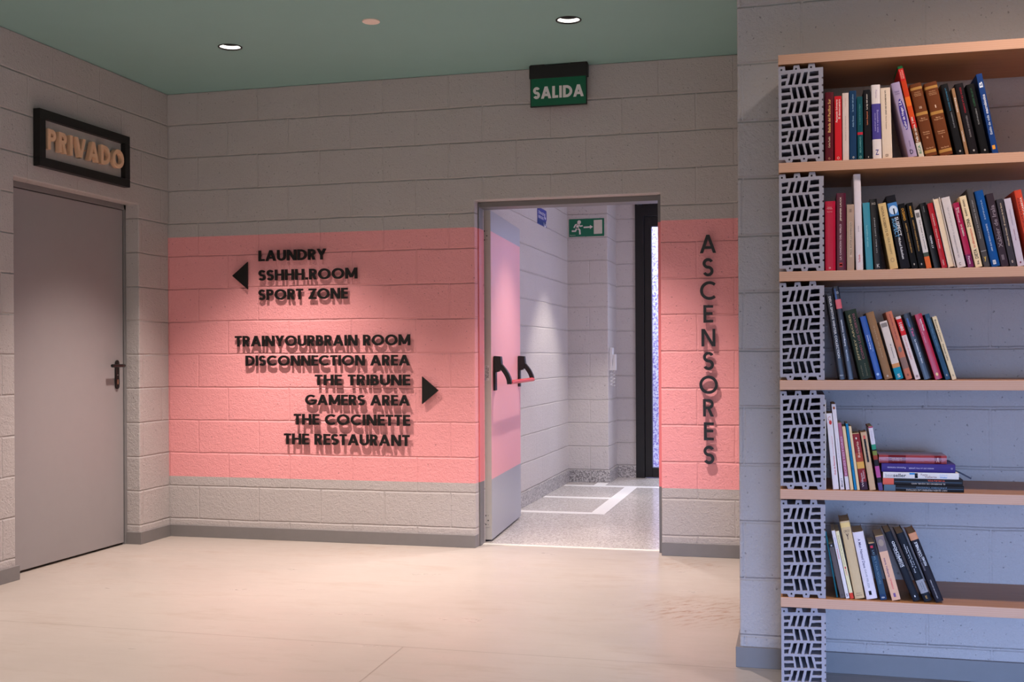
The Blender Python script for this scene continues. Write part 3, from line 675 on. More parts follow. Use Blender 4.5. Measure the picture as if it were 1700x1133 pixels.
# ------------------------------------------------------------------ books
YB = YF+0.020
CREAM = (222, 206, 178)
def bookmat(c, gloss=0.38): return mat(c, gloss+(0.12 if gloss > 0.3 else 0.02), 0.12 if gloss > 0.3 else 0.2, var=0.05, scale=70)
def book(label, group, w, h, depth, col, kind='p', bands=(), texts=(), pages=CREAM, gloss=0.38, rev=False):
    """local frame: x thickness, y depth from the spine, z height"""
    t = empty('book'); tag(t, label, 'book', group)
    mats = [bookmat(col, gloss)]; b = MB(); th = 0.0022 if kind == 'h' else 0.0008
    cuts = [0.0]; segm = []
    for f0, f1, c in sorted(bands):
        m = bookmat(c, gloss)
        if m not in mats: mats.append(m)
        if f0 > cuts[-1]+1e-4: segm.append(0); cuts.append(f0)
        segm.append(mats.index(m)); cuts.append(f1)
    if cuts[-1] < 1-1e-4: segm.append(0); cuts.append(1.0)
    bul = min(0.004, w*0.16) if kind == 'h' else w*0.05
    ns = 6
    out = [(0, depth)]+[(w/2-w/2*math.cos(PI*i/ns), bul*(1-math.sin(PI*i/ns))) for i in range(ns+1)]+[(w, depth)]
    inn = [(th, depth)]+[(max(th, min(w-th, x)), y+th) for x, y in out[1:-1]]+[(w-th, depth)]
    ring = out+inn[::-1]; rows = []
    for c in cuts: rows.append([b.bm.verts.new((x, (depth-y) if rev else y, c*h)) for x, y in ring])
    n = len(ring); no = len(out)
    for j, mi in enumerate(segm):
        for i in range(n): b.face([rows[j][i], rows[j][(i+1) % n], rows[j+1][(i+1) % n], rows[j+1][i]], mi)
    for R_, mi in ((rows[0], segm[0]), (rows[-1], segm[-1])):
        for i in range(no-1): b.face([R_[i], R_[i+1], R_[n-2-i], R_[n-1-i]], mi)
    bmesh.ops.recalc_face_normals(b.bm, faces=b.bm.faces)
    for s, mode, f0, f1, xc, wf, c in texts:
        m = bookmat(c, gloss)
        if m not in mats: mats.append(m)
        mi = mats.index(m); L = (f1-f0)*h; cz = (f0+f1)/2*h; dx = xc-0.5
        yy = bul*(1-math.sqrt(max(0.02, 1-(2*(abs(dx)+ (wf/2 if mode in 'ud' else wf*.35)))**2)))*0.0-0.0004
        if s == '#':      # a plain block: print, and the pile's painted gloss streaks
            mb_x = w*wf/2; b.face([b.bm.verts.new(p) for p in ((w*xc-mb_x, yy, cz-L/2), (w*xc+mb_x, yy, cz-L/2), (w*xc+mb_x, yy, cz+L/2), (w*xc-mb_x, yy, cz+L/2))], mi)
        elif s == '@':    # an oval
            b.face([b.bm.verts.new((w*xc+w*wf/2*math.cos(2*PI*i/28), yy+0.0002, cz+L/2*math.sin(2*PI*i/28))) for i in range(28)], mi)
        elif mode in 'ud': put_text(b, s, w*xc, cz, L, w*wf, mode, yy, mi)
        else: put_text(b, s, w*xc, cz, w*wf, L, mode, yy, mi)
    b.build('cover', mats, t, normals=False)
    e = 0.003 if kind == 'h' else 0.0003
    b = MB(); y0_, y1_ = th+bul+0.0005, depth-(0.004 if kind == 'h' else 0.0004)
    if rev: y0_, y1_ = depth-y1_, depth-y0_
    b.box(th, w-th, y0_, y1_, e, h-e); b.build('pages', mat(pages, 0.85, 0.1, var=0.1, scale=160), t)
    return t
def hit(p, q):
    for poly in (p, q):
        for i in range(4):
            ax, az = poly[(i+1) % 4][1]-poly[i][1], poly[i][0]-poly[(i+1) % 4][0]
            a = [x*ax+z*az for x, z in p]; b = [x*ax+z*az for x, z in q]
            if max(a) < min(b) or max(b) < min(a): return False
    return True
def shelf_row(group, zb, rows, dz=0.0006):
    out = []; prev = []
    for r in rows:
        label, (bl, br, tl, tr), yt, col = r[:4]; o = dict(r[4]) if len(r) > 4 else {}
        yo = o.pop('yo', 0.0); rib = o.pop('rib', False); Y = YB+yo
        yb = P(1500, 500, 'Y', Y)
        ypx = lambda z: HORIZON-(z-CAM.z)*F_PX/((Vector((XL+.2, Y, 0))-CAM).dot(_fw))
        y_b = ypx(zb)
        X0 = P(bl, y_b, 'Y', Y).x; X1 = P(br, y_b, 'Y', Y).x; T0 = P(tl, yt, 'Y', Y); T1 = P(tr, yt, 'Y', Y)
        Xm, Tm = (X0+X1)/2, (T0.x+T1.x)/2; zt = (T0.z+T1.z)/2
        a = math.atan2(Tm-Xm, zt-zb); w = ((X1-X0)+(T1.x-T0.x))/2*math.cos(a)*0.965; h = (zt-zb)/math.cos(a)-abs(w*math.sin(a))*0.5
        t = book(label, group, w, h, o.pop('d', min(0.15, h*0.66)), col, **o)
        # rest the lower bottom corner on the board and slide clear of the neighbours
        z0 = zb+dz if a <= 0 else zb+dz+w*math.sin(a)
        ca, sa = math.cos(a), math.sin(a)
        def rect(x): return [(x+u*ca+v*sa, z0-u*sa+v*ca) for u, v in ((0, 0), (w, 0), (w, h), (0, h))]
        for _ in range(60):
            if not any(hit(rect(X0), q) for q in prev): break
            X0 += 0.0004
        prev.append(rect(X0)); t.location = (X0, Y, z0)
        t.rotation_euler = (0, a, 0); out.append(t)
    return out
WH = (226, 218, 210); BK = (20, 19, 21); NAVY = (30, 52, 84); GOLD = (206, 164, 104); YEL = (226, 196, 150)
Z1, Z2, Z3, Z4, Z5 = TOPS[1:6]
G1 = 'books in the top row'
shelf_row(G1, Z1, [
 ('maroon hardback with yellow lettering, beside the topmost brick', (1369.6, 1384.2, 1369.2, 1384.3), 153.4, (92, 26, 36), dict(kind='h', texts=[('Balada del Pacifico Sur', 'u', .42, .9, .5, .3, (232, 180, 110)), ('Carlos Pueblo', 'u', .2, .36, .5, .22, (220, 190, 160)), ('O', 'h', .03, .06, .5, .22, (200, 150, 120))])),
 ('bright red paperback with white title, in the top row', (1386, 1398, 1385.2, 1397.3), 160, (206, 32, 42), dict(texts=[('Fernando Schwartz', 'u', .6, .95, .3, .26, (250, 235, 225)), ('El desencuentro', 'u', .65, .95, .68, .28, (250, 235, 225)), ('O', 'h', .03, .07, .5, .35, (240, 200, 190))])),
 ('thin off-white paperback right of the red one, top row', (1399.2, 1409.7, 1398.2, 1409), 154.7, (222, 200, 190), dict(texts=[('Vargas Llosa', 'u', .8, .92, .5, .18, (210, 150, 140)), ('Pantaleon y las visitadoras', 'u', .3, .66, .5, .16, (140, 120, 120))])),
 ('navy blue book between the off-white and teal spines, top row', (1410.6, 1422.7, 1409.9, 1421.8), 151, (26, 58, 92), dict(texts=[('La mujer del piloto', 'u', .7, .95, .52, .26, (150, 186, 214)), ('Anita Shreve', 'u', .48, .64, .52, .22, (150, 186, 214)), ('O', 'h', .03, .06, .55, .25, WH)])),
 ('dark teal book with a red stripe, top row', (1424.2, 1434, 1423, 1432), 160.7, (16, 76, 84), dict(bands=[(.4, .44, (196, 40, 60))], texts=[('La ciudad de los prodigios', 'u', .56, .88, .5, .26, (90, 160, 160)), ('EDUARDO', 'u', .12, .37, .5, .26, (120, 180, 176)), ('O', 'h', .03, .07, .5, .4, (150, 190, 180))])),
 ('slim black book with orange and white title, left of the violet banded one', (1435.8, 1447.5, 1433.4, 1445), 149.5, (24, 22, 26), dict(texts=[('La ley del amor', 'u', .72, .94, .5, .28, (236, 226, 216)), ('Laura Esquivel', 'u', .5, .69, .5, .26, (222, 130, 90)), ('o', 'h', .03, .05, .55, .14, WH)])),
 ('white hardback with a broad violet band, top row', (1449, 1464, 1445.3, 1461.7), 141, (226, 214, 210), dict(kind='h', bands=[(.27, .745, (76, 66, 140))], texts=[('Buscando a este', 'd', .36, .66, .66, .2, (170, 160, 214)), ('mundo pequeno', 'd', .38, .62, .36, .2, (170, 160, 214)), ('Z', 'h', .06, .13, .5, .36, (60, 54, 130)), ('Puertas', 'd', .82, .93, .55, .2, (190, 170, 190))])),
 ('cream paperback with upright black title, top row', (1465.2, 1483, 1462.2, 1478), 146, (226, 204, 182), dict(texts=[('LA PACIENCIA DE UNO', 'd', .62, .96, .5, .15, (30, 26, 26)), ('Nuria Guzman', 'd', .42, .6, .5, .12, (130, 110, 100)), ('co', 'h', .03, .07, .45, .3, (110, 90, 80))])),
 ('lavender book with a violet oval title, leaning in the top row', (1508.2, 1524, 1478, 1494.2), 137.5, (166, 148, 178), dict(kind='h', texts=[('@', 'h', .36, .78, .55, .62, (72, 58, 140)), ('Calor de Hogar, S.A.', 'u', .38, .76, .55, .34, (240, 232, 240)), ('Chantal', 'h', .87, .89, .45, .5, (110, 90, 130)), ('Carmina', 'h', .84, .86, .45, .5, (110, 90, 130)), ('D', 'h', .04, .1, .5, .34, (40, 32, 50)), ('Novela', 'u', .14, .22, .5, .14, (110, 90, 130))])),
 ('tall red and orange cookbook rising above the top row', (1526, 1535.5, 1490, 1498.6), 110, (196, 52, 30), dict(yo=.004, bands=[(0, .16, (206, 196, 180)), (.16, .32, (120, 74, 44)), (.32, .44, (196, 40, 34)), (.44, .56, (206, 74, 30)), (.56, .66, (226, 110, 40)), (.66, .84, (196, 58, 24)), (.84, .97, (198, 30, 34)), (.97, 1, (30, 96, 50))], texts=[('Feliz sin carne,', 'u', .17, .36, .5, .55, (240, 230, 220)), ('y sano', 'u', .37, .44, .5, .5, (240, 230, 220)), ('COCINA Y', 'u', .86, .955, .3, .22, (240, 190, 170)), ('BIENESTAR', 'u', .86, .955, .66, .22, (240, 190, 170)), ('RCA', 'u', .04, .13, .5, .5, (40, 120, 80))])),
 ('brown leather volume numbered 10 with gold bands', (1537, 1558, 1509.5, 1530), 139, (104, 54, 26), dict(kind='h', d=.14, bands=[(.045, .085, (176, 128, 66)), (.565, .605, (176, 128, 66)), (.915, .95, (176, 128, 66))], texts=[('10', 'h', .65, .685, .5, .2, (226, 190, 160)), ('NOVELA', 'h', .87, .885, .5, .5, (190, 140, 100)), ('ESPANOLA', 'h', .845, .86, .5, .6, (190, 140, 100)), ('CONTEMPORANEA', 'h', .825, .838, .5, .6, (190, 140, 100)), ('Mario', 'h', .51, .53, .5, .35, (200, 150, 110)), ('Vargas Llosa', 'h', .48, .505, .5, .7, (200, 150, 110)), ('Narrativa', 'h', .32, .34, .5, .55, (200, 150, 110)), ('Completa', 'h', .29, .31, .5, .55, (200, 150, 110)), ('II', 'h', .24, .265, .5, .12, (200, 150, 110)), ('Seix Barral', 'h', .1, .12, .5, .6, (200, 150, 110))])),
 ('brown leather volume numbered 1 with gold bands', (1561, 1584.2, 1533.5, 1556), 137, (104, 54, 26), dict(kind='h', d=.14, bands=[(.045, .085, (176, 128, 66)), (.565, .605, (176, 128, 66)), (.915, .95, (176, 128, 66))], texts=[('1', 'h', .65, .69, .5, .08, (226, 190, 160)), ('NOVELA', 'h', .87, .885, .5, .5, (190, 140, 100)), ('ESPANOLA', 'h', .845, .86, .5, .6, (190, 140, 100)), ('CONTEMPORANEA', 'h', .825, .838, .5, .6, (190, 140, 100)), ('Mario', 'h', .51, .53, .5, .35, (200, 150, 110)), ('Vargas Llosa', 'h', .48, .505, .5, .7, (200, 150, 110)), ('Narrativa', 'h', .32, .34, .5, .55, (200, 150, 110)), ('Completa', 'h', .29, .31, .5, .55, (200, 150, 110)), ('I', 'h', .24, .265, .5, .05, (200, 150, 110)), ('Seix Barral', 'h', .1, .12, .5, .6, (200, 150, 110))])),
 ('black book with blue title, right of the leather pair', (1588.5, 1602, 1560.5, 1574), 140, BK, dict(kind='h', texts=[('LA FRANCESA SENSATA', 'd', .62, .94, .55, .2, (60, 120, 150)), ('CHRISTIAN JACQ', 'd', .38, .6, .55, .2, (140, 140, 146)), ('o', 'h', .04, .065, .55, .2, WH)])),
 ('very thin tan book squeezed between black spines, top row', (1603.6, 1609.3, 1579.5, 1584.5), 147, (150, 112, 80), dict(yo=.003, texts=[('Samanta', 'd', .64, .86, .5, .5, WH), ('Los Kamaux', 'd', .2, .36, .5, .5, WH)])),
 ('black book with dark red title, top row', (1610.4, 1626, 1584.6, 1599.4), 139, (26, 21, 24), dict(kind='h', texts=[('REINA DE LA SOMBRA', 'd', .58, .94, .55, .2, (150, 36, 48)), ('FERNANDO MARIAS', 'd', .24, .54, .55, .2, (130, 122, 124)), ('o', 'h', .04, .065, .55, .2, WH)])),
 ('black book with dark green title, left of the blue macrobiotic book', (1629, 1643.5, 1603, 1618), 140, (16, 15, 17), dict(kind='h', texts=[('LA LEY DEL DESIERTO', 'd', .68, .94, .5, .2, (50, 96, 66)), ('CHRISTIAN JACQ', 'd', .42, .65, .5, .2, (150, 150, 150)), ('o', 'h', .04, .065, .55, .2, WH)])),
 ('tall blue book with an orange square, last of the top row', (1648, 1658.2, 1620, 1630.5), 123, (24, 58, 116), dict(d=.16, texts=[('Estilo de vida', 'u', .24, .48, .5, .4, (200, 210, 226)), ('macrobiotica', 'u', .5, .74, .5, .46, (240, 240, 244)), ('#', 'h', .055, .105, .42, .5, (230, 156, 60)), ('B', 'u', .83, .9, .45, .6, (226, 230, 236))])),
])
G2 = 'books in the second row'
shelf_row(G2, Z2, [
 ('crimson book with plain spine beside the brick, second row', (1369.8, 1388, 1369.3, 1387.6), 334.5, (182, 24, 56), dict(kind='h', gloss=.3, texts=[('Susana', 'h', .905, .92, .45, .4, (236, 180, 180)), ('Fortes', 'h', .885, .9, .45, .5, (236, 180, 180)), ('Querida', 'h', .84, .855, .45, .5, (226, 150, 156)), ('o', 'h', .03, .055, .45, .18, (230, 180, 180))])),
 ('taller burgundy book with pale upright title, second row', (1389, 1405, 1388.4, 1404.8), 321, (84, 22, 44), dict(gloss=.22, texts=[('LA CANCION DEL MIRLO', 'u', .14, .6, .42, .2, (214, 180, 190)), ('JENNIFER LAUCK', 'u', .64, .95, .46, .22, (236, 214, 200)), ('#', 'h', .05, .1, .45, .36, (220, 60, 60)), ('M', 'h', .055, .095, .45, .3, WH)])),
 ('beige paperback with upright black title, second row', (1406.2, 1418.7, 1405.8, 1418.3), 339.8, (176, 148, 128), dict(gloss=.3, texts=[('#', 'h', .2, .74, .55, .4, (196, 172, 152)), ('PAUL AUSTER LA INVENCION', 'u', .24, .73, .55, .26, (50, 40, 40)), ('II', 'h', .88, .93, .5, .24, (110, 90, 80))])),
 ('tallest white spine reaching the board above, second row', (1421, 1434.6, 1417.5, 1428.8), 289.5, (222, 210, 214), dict(gloss=.22, kind='h', texts=[('Teo Escrich', 'u', .08, .16, .5, .28, (196, 60, 50)), ('Jardines', 'u', .4, .46, .5, .22, (160, 150, 160))])),
 ('turquoise blue book, second row', (1438.3, 1450.4, 1432.2, 1443.8), 337, (56, 140, 160), dict(gloss=.2, texts=[('La sombra del viento', 'd', .34, .66, .45, .24, (130, 200, 210))])),
 ('black book numbered 302, right of the turquoise one', (1452, 1465.2, 1443.8, 1456), 331, (18, 17, 20), dict(gloss=.2, texts=[('302', 'h', .92, .95, .5, .55, (170, 160, 150)), ('Los dados - JUAN BENET', 'u', .24, .74, .5, .18, (170, 168, 170)), ('K', 'h', .03, .08, .55, .4, (190, 190, 190))])),
 ('pale yellow paperback with brown title, leaning in the second row', (1478, 1492, 1457, 1471), 338, (216, 184, 126), dict(texts=[('NORA ROBERTS', 'd', .56, .95, .42, .32, (134, 110, 80)), ('SEA SWEPT', 'd', .22, .48, .5, .26, (160, 136, 98)), ('o', 'h', .5, .545, .45, .26, (150, 110, 60)), ('O', 'h', .1, .17, .5, .5, (180, 150, 110))])),
 ('thick black book with a blue sky picture and white title, second row', (1495.7, 1513, 1470.8, 1486.5), 325, (26, 24, 30), dict(d=.16, bands=[(.72, .9, (70, 128, 190))], texts=[('@', 'h', .74, .86, .5, .9, (210, 224, 240)), ('#', 'h', .74, .82, .55, .14, (26, 30, 40)), ('SUSPECT', 'd', .43, .69, .34, .42, (110, 170, 214)), ('SUSPECT', 'd', .44, .7, .66, .34, (236, 236, 240)), ('Michael Robotham', 'd', .13, .42, .5, .26, (226, 226, 230))])),
 ('black book with orange title, left one of the matching pair in row two', (1514.2, 1525, 1491.2, 1502), 338.7, (17, 16, 17), dict(texts=[('OCEANO', 'd', .74, .93, .5, .42, (222, 160, 60)), ('ALBERTO VAZQUEZ FIGUEROA', 'd', .24, .7, .5, .24, (206, 160, 96)), ('o', 'h', .05, .08, .5, .2, WH)])),
 ('black book with orange title, right one of the matching pair in row two', (1526.4, 1537, 1504.2, 1515), 337.5, (17, 16, 17), dict(texts=[('MANAOS', 'd', .78, .95, .5, .36, (222, 160, 60)), ('ALBERTO VAZQUEZ FIGUEROA', 'd', .26, .74, .5, .24, (206, 160, 96)), ('o', 'h', .05, .08, .5, .2, WH)])),
 ('shorter white book with barcode and orange foot, second row', (1538.2, 1548, 1518, 1526.6), 349, (214, 206, 202), dict(bands=[(0, .2, (214, 104, 54)), (.2, .27, (70, 80, 70))], texts=[('#', 'h', .87, .95, .5, .66, (120, 114, 112)), ('Para salvar a la princesa', 'd', .32, .82, .6, .3, (70, 64, 64))])),
 ('black book with a pale blue streak, beside the red spine', (1551, 1562.4, 1526.8, 1537.2), 337.5, (15, 15, 17), dict(gloss=.22, texts=[('YERMA LV', 'd', .3, .5, .55, .3, (220, 220, 226)), ('Garcia Lorca', 'd', .86, .95, .5, .2, (130, 130, 130))])),
 ('deep red book with a thin white title, second row', (1564, 1573.2, 1538.8, 1548.4), 338, (170, 26, 36), dict(gloss=.25, texts=[('OCEANO - Carmen Posadas', 'd', .3, .84, .5, .26, (226, 190, 186)), ('bruguera', 'd', .04, .12, .5, .28, (240, 220, 216))])),
 ('cream book shelved with its page edges facing out', (1575, 1587.8, 1548.6, 1560.6), 329, (214, 200, 190), dict(kind='h', rev=True, d=.14, pages=(228, 206, 176))),
 ('plain white thick book right of the page-edge one', (1589.8, 1604.6, 1562, 1577), 328, (214, 202, 198), dict(texts=[('DR. NOAH GORDON', 'u', .14, .46, .45, .18, (150, 140, 140)), ('LORRAINE', 'u', .48, .86, .5, .18, (180, 170, 170)), ('C', 'h', .03, .07, .4, .2, (60, 54, 54))])),
 ('magenta book with white title and purple foot, second row', (1607.8, 1618, 1582, 1592), 337, (164, 26, 70), dict(gloss=.25, bands=[(0, .2, (112, 26, 76))], texts=[('Rosa', 'd', .84, .92, .66, .3, WH), ('de Carabanchel', 'd', .7, .92, .34, .24, (240, 200, 210)), ('LA QUIMERA', 'd', .48, .66, .5, .36, WH), ('Planeta', 'd', .05, .17, .5, .34, (220, 180, 200))])),
 ('cream diet book with black and orange title, second row', (1620, 1632, 1592.4, 1604), 326, (232, 208, 168), dict(texts=[('BARRY SEARS', 'u', .72, .95, .45, .26, (50, 40, 40)), ('ZONA', 'u', .56, .68, .45, .5, (40, 34, 34)), ('tu alimentacion', 'u', .27, .54, .5, .36, (214, 90, 60)), ('DIETA', 'u', .12, .25, .5, .5, (40, 34, 34)), ('la', 'u', .04, .09, .5, .3, (60, 50, 50))])),
 ('charcoal grey book with curly white title, rising behind row two', (1634, 1645, 1604.6, 1614.6), 314, (74, 70, 70), dict(d=.16, kind='h', texts=[('Salud y su nombre de mujer', 'u', .36, .86, .5, .26, (170, 166, 164)), ('#', 'h', .2, .205, .5, .9, (200, 196, 194)), ('y', 'h', .07, .13, .5, .4, (214, 180, 80))])),
 ('royal blue thick book with white emblem at its foot, second row', (1646.6, 1661, 1616.2, 1632.6), 317, (20, 76, 140), dict(kind='h', texts=[('AMIR QUE VENCE A LA MUERTE', 'u', .2, .56, .5, .2, (190, 206, 226)), ('ESPINOSA', 'u', .62, .88, .5, .16, (150, 176, 206)), ('#', 'h', .03, .085, .42, .34, (226, 230, 236)), ('W', 'h', .035, .08, .42, .3, (40, 80, 140))])),
 ('dark brown book with large grey serif title, second row', (1663, 1675.8, 1636.4, 1649), 322, (56, 44, 52), dict(texts=[('Xabier de Irala', 'u', .26, .84, .5, .56, (140, 126, 134)), ('#', 'h', .09, .16, .45, .36, (110, 98, 104))])),
 ('dark grey book with yellowish title, beside the lavender-white one', (1677.4, 1688, 1653.4, 1664.4), 331, (58, 54, 60), dict(texts=[('Almudena Grandes - El corazon de los fieros', 'u', .3, .94, .52, .26, (214, 190, 160)), ('o', 'h', .05, .09, .5, .24, (220, 200, 180))])),
 ('pale lavender-white book near the right frame edge, second row', (1690, 1702, 1666.4, 1678.4), 330, (196, 184, 196), dict(texts=[('ANNA GAVALDA', 'u', .6, .84, .5, .2, (160, 150, 170)), ('Max Sebald', 'u', .38, .54, .5, .2, (170, 130, 150)), ('@', 'h', .04, .07, .5, .26, (120, 60, 80))])),
 ('orange-red book, last at the right of the second row', (1712, 1724.5, 1682.4, 1696), 316, (208, 72, 50), dict(d=.16, kind='h', texts=[('CODIGO', 'u', .5, .9, .3, .22, (110, 40, 40)), ('ENTRA EN MI CABEZA', 'u', .4, .9, .66, .24, (240, 220, 210))])),
])
G3 = 'books in the third row'
shelf_row(G3, Z3, [
 ('black book with white serif title leaning on the brick, third row', (1393.5, 1403.6, 1371.3, 1381.4), 488.6, (22, 21, 26), dict(gloss=.25, texts=[('DELIA SMITHS WINTER COLLECTION', 'd', .25, .97, .55, .4, (206, 202, 200)), ('REINO', 'h', .04, .055, .5, .6, (190, 190, 190))])),
 ('tallest black and blue book with a pink picture, third row', (1408, 1417.6, 1382.2, 1392.6), 476, (24, 26, 38), dict(gloss=.22, bands=[(.76, .86, (206, 90, 100))], texts=[('#', 'h', .86, .98, .25, .3, (40, 76, 130)), ('15', 'h', .92, .945, .6, .4, (220, 220, 226)), ('Rodriguez L. Compostela', 'u', .36, .64, .5, .3, (226, 226, 230)), ('historia', 'u', .2, .32, .5, .22, (170, 176, 190))])),
 ('wide dark green book with two upright title lines, third row', (1428.4, 1450, 1402.4, 1422), 515, (42, 54, 44), dict(kind='h', d=.16, texts=[('JEFFREY ARCHER', 'u', .27, .94, .33, .22, (170, 156, 112)), ('COMO LOS CUERVOS', 'u', .28, .94, .68, .2, (140, 84, 96)), ('circulo', 'u', .04, .2, .3, .12, (110, 106, 84)), ('lectores', 'u', .04, .22, .66, .12, (110, 106, 84))])),
 ('bright blue book with white title, third row', (1455, 1466, 1427, 1437.8), 526, (26, 72, 150), dict(gloss=.28, texts=[('Margaret Atwood', 'u', .48, .7, .42, .24, (220, 226, 240)), ('Nada es para siempre', 'u', .44, .7, .72, .18, (150, 180, 220)), ('@', 'h', .06, .1, .45, .45, (150, 180, 220))])),
 ('plain tan brown book, third row', (1469, 1484.6, 1437.4, 1451), 519, (146, 110, 78), dict(kind='h', texts=[('Tierra de Jose', 'd', .32, .8, .5, .16, (190, 160, 126)), ('o', 'h', .03, .06, .45, .2, WH)])),
 ('white paperback with teal and orange foot, third row', (1488, 1501.6, 1460, 1473), 534, (220, 204, 192), dict(bands=[(0, .2, (20, 136, 160)), (.2, .27, (206, 142, 90))], rib=True, texts=[('#', 'h', .9, .97, .5, .8, (140, 130, 124)), ('El alquimista', 'd', .36, .6, .55, .2, (90, 80, 76)), ('S', 'h', .03, .09, .5, .4, WH)])),
 ('salmon orange book with faded picture, third row', (1504.4, 1516, 1469.6, 1481), 518, (196, 116, 90), dict(kind='h', bands=[(.16, .32, (140, 110, 100))], texts=[('PERFUME DE MUJER', 'd', .58, .96, .5, .22, (150, 60, 70)), ('@', 'h', .4, .48, .5, .5, (130, 112, 104)), ('o', 'h', .05, .08, .5, .3, (60, 40, 40))])),
 ('white book with red label numbered 1080, third row', (1520, 1529.6, 1487, 1495.6), 526, (224, 206, 202), dict(bands=[(.7, .96, (214, 40, 46))], texts=[('1080', 'd', .77, .9, .5, .6, (246, 226, 222)), ('Cien anos de soledad', 'd', .32, .68, .5, .3, (214, 130, 120)), ('@', 'h', .03, .07, .5, .5, (160, 140, 140))])),
 ('black book with a pink word on its spine, third row', (1534, 1548.6, 1498.4, 1512.6), 521, (18, 17, 24), dict(gloss=.22, texts=[('Tao', 'd', .65, .78, .5, .3, (206, 40, 96)), ('La montana lleva nieve', 'd', .24, .6, .5, .22, (214, 214, 220)), ('#', 'h', .8, .93, .35, .2, (40, 76, 140))])),
 ('crimson book with white title and gold emblem, third row', (1553, 1565.8, 1517.6, 1530.6), 522, (172, 26, 56), dict(gloss=.25, texts=[('Isabel Allende', 'd', .74, .92, .62, .24, (240, 226, 226)), ('retrato en sepia', 'd', .56, .9, .32, .2, (220, 130, 150)), ('@', 'h', .05, .1, .45, .34, (230, 190, 110))])),
 ('slate blue book, second from the right in the third row', (1570.4, 1579, 1534.8, 1543), 522, (46, 78, 104), dict(texts=[('GERMAN TIESO DEL ROSELLON', 'd', .42, .94, .5, .3, (110, 146, 170)), ('o', 'h', .05, .08, .5, .26, WH)])),
 ('cream book with black title, last of the third row', (1581, 1588.8, 1547, 1555), 526, (226, 204, 166), dict(texts=[('Buscate un Cosmos', 'd', .6, .95, .45, .34, (60, 50, 44)), ('Fernando Leiva', 'd', .3, .56, .45, .34, (60, 50, 44)), ('o', 'h', .05, .08, .5, .26, (80, 70, 60))])),
])
G4 = 'books standing in the fourth row'
shelf_row(G4, Z4, [
 ('thin pale folder standing flat against the brick, fourth row', (1369.4, 1371.6, 1369.2, 1371.4), 664, (206, 196, 186), dict(d=.2, yo=-.004)),
 ('white guide with red upright title, fourth row', (1383, 1393.8, 1372, 1381.2), 687, (226, 216, 216), dict(yo=.002, texts=[('Guia de Recursos', 'u', .19, .44, .6, .3, (206, 60, 60)), ('municipales', 'u', .46, .7, .6, .16, (206, 110, 110)), ('@', 'h', .85, .91, .6, .5, (200, 60, 56)), ('C', 'h', .9, .96, .45, .5, (210, 150, 140))])),
 ('tall thin white book with small orange mark, fourth row', (1395.2, 1403, 1381, 1387.4), 671.6, (222, 212, 214), dict(d=.19, texts=[('#', 'h', .94, .97, .5, .5, (150, 80, 50)), ('tratamiento de la informacion', 'u', .2, .6, .5, .2, (170, 164, 170)), ('Manual 2', 'u', .03, .13, .5, .4, (60, 56, 60))])),
 ('thin mauve pink booklet with white foot, fourth row', (1404.4, 1410.6, 1390.4, 1396.6), 703, (166, 92, 116), dict(bands=[(0, .2, (216, 206, 210))], texts=[('BONES HISTORIES', 'u', .22, .8, .5, .5, (210, 170, 200))])),
 ('thin cream booklet left of the blue one, fourth row', (1412, 1417.8, 1398.4, 1403.4), 709, (226, 196, 150), {}),
 ('thin bright blue booklet, fourth row', (1418.6, 1422.8, 1403.8, 1408), 704, (22, 120, 166), dict(texts=[('fichas', 'u', .3, .6, .5, .4, (10, 70, 110))])),
 ('thin cream booklet right of the blue one, fourth row', (1423.4, 1428, 1409, 1413.2), 708.7, (228, 198, 154), {}),
 ('dark red paperback with a yellow square, fourth row', (1429, 1442.4, 1415.4, 1427), 721, (136, 40, 42), dict(bands=[(.38, .5, (220, 164, 80)), (.5, .66, (166, 70, 50)), (0, .14, (60, 34, 50))], texts=[('Rosario', 'u', .58, .86, .5, .34, (230, 196, 170)), ('Robert', 'u', .2, .34, .7, .24, (210, 180, 180)), ('Wilson', 'u', .05, .3, .4, .26, (200, 180, 180)), ('@', 'h', .9, .94, .45, .2, WH)])),
 ('beige book with a narrow black label, fourth row', (1444, 1455, 1428.6, 1439), 718, (204, 168, 132), dict(kind='h', texts=[('#', 'h', .48, .88, .5, .32, (40, 38, 42)), ('#', 'h', .88, .94, .5, .34, (214, 90, 80)), ('El secreto de las islas', 'd', .5, .86, .5, .16, (150, 146, 150))])),
 ('black book with pink flowers and white label, beside the lying pile', (1459, 1465.4, 1440.4, 1449), 709, (34, 28, 34), dict(d=.16, bands=[(.0, .12, (90, 70, 120)), (.2, .38, (176, 80, 140)), (.48, .55, (150, 60, 40)), (.55, .62, (120, 130, 60)), (.64, .72, (50, 140, 110)), (.72, .98, (214, 206, 212)), (.98, 1, (150, 20, 80))], texts=[('DIARIO', 'd', .78, .93, .5, .3, (190, 180, 190))])),
])
G5 = 'books lying in the pile on the fifth board'
def pile(rows, z):
    for label, xl, xr, yt, yb, col, o in rows:
        a = P(xl, yb, 'Y', YB); c = P(xr, yt, 'Y', YB); th = (yb-yt)/F_PX*((Vector((a.x, YB, 0))-CAM).dot(_fw)); o = dict(o); rib = o.pop('rib', False)
        t = book(label, G5, th*0.97, c.x-a.x, o.pop('d', .14), col, **o)
        t.location = (a.x, YB+o.get('yo', 0), z+th*0.97+0.0004); t.rotation_euler = (0, PI/2, 0); z += th*0.97+0.0006
        if rib:
            b = MB(); b.ribbon([(th*.8, c.x-a.x-.006), (th*.9, c.x-a.x+.006), (th*1.1, c.x-a.x+.02), (th*1.5, c.x-a.x+.04), (th*1.75, c.x-a.x+.052)], .005, .05, .0508); b.build('bookmark', mat((28, 32, 56), .6), t)
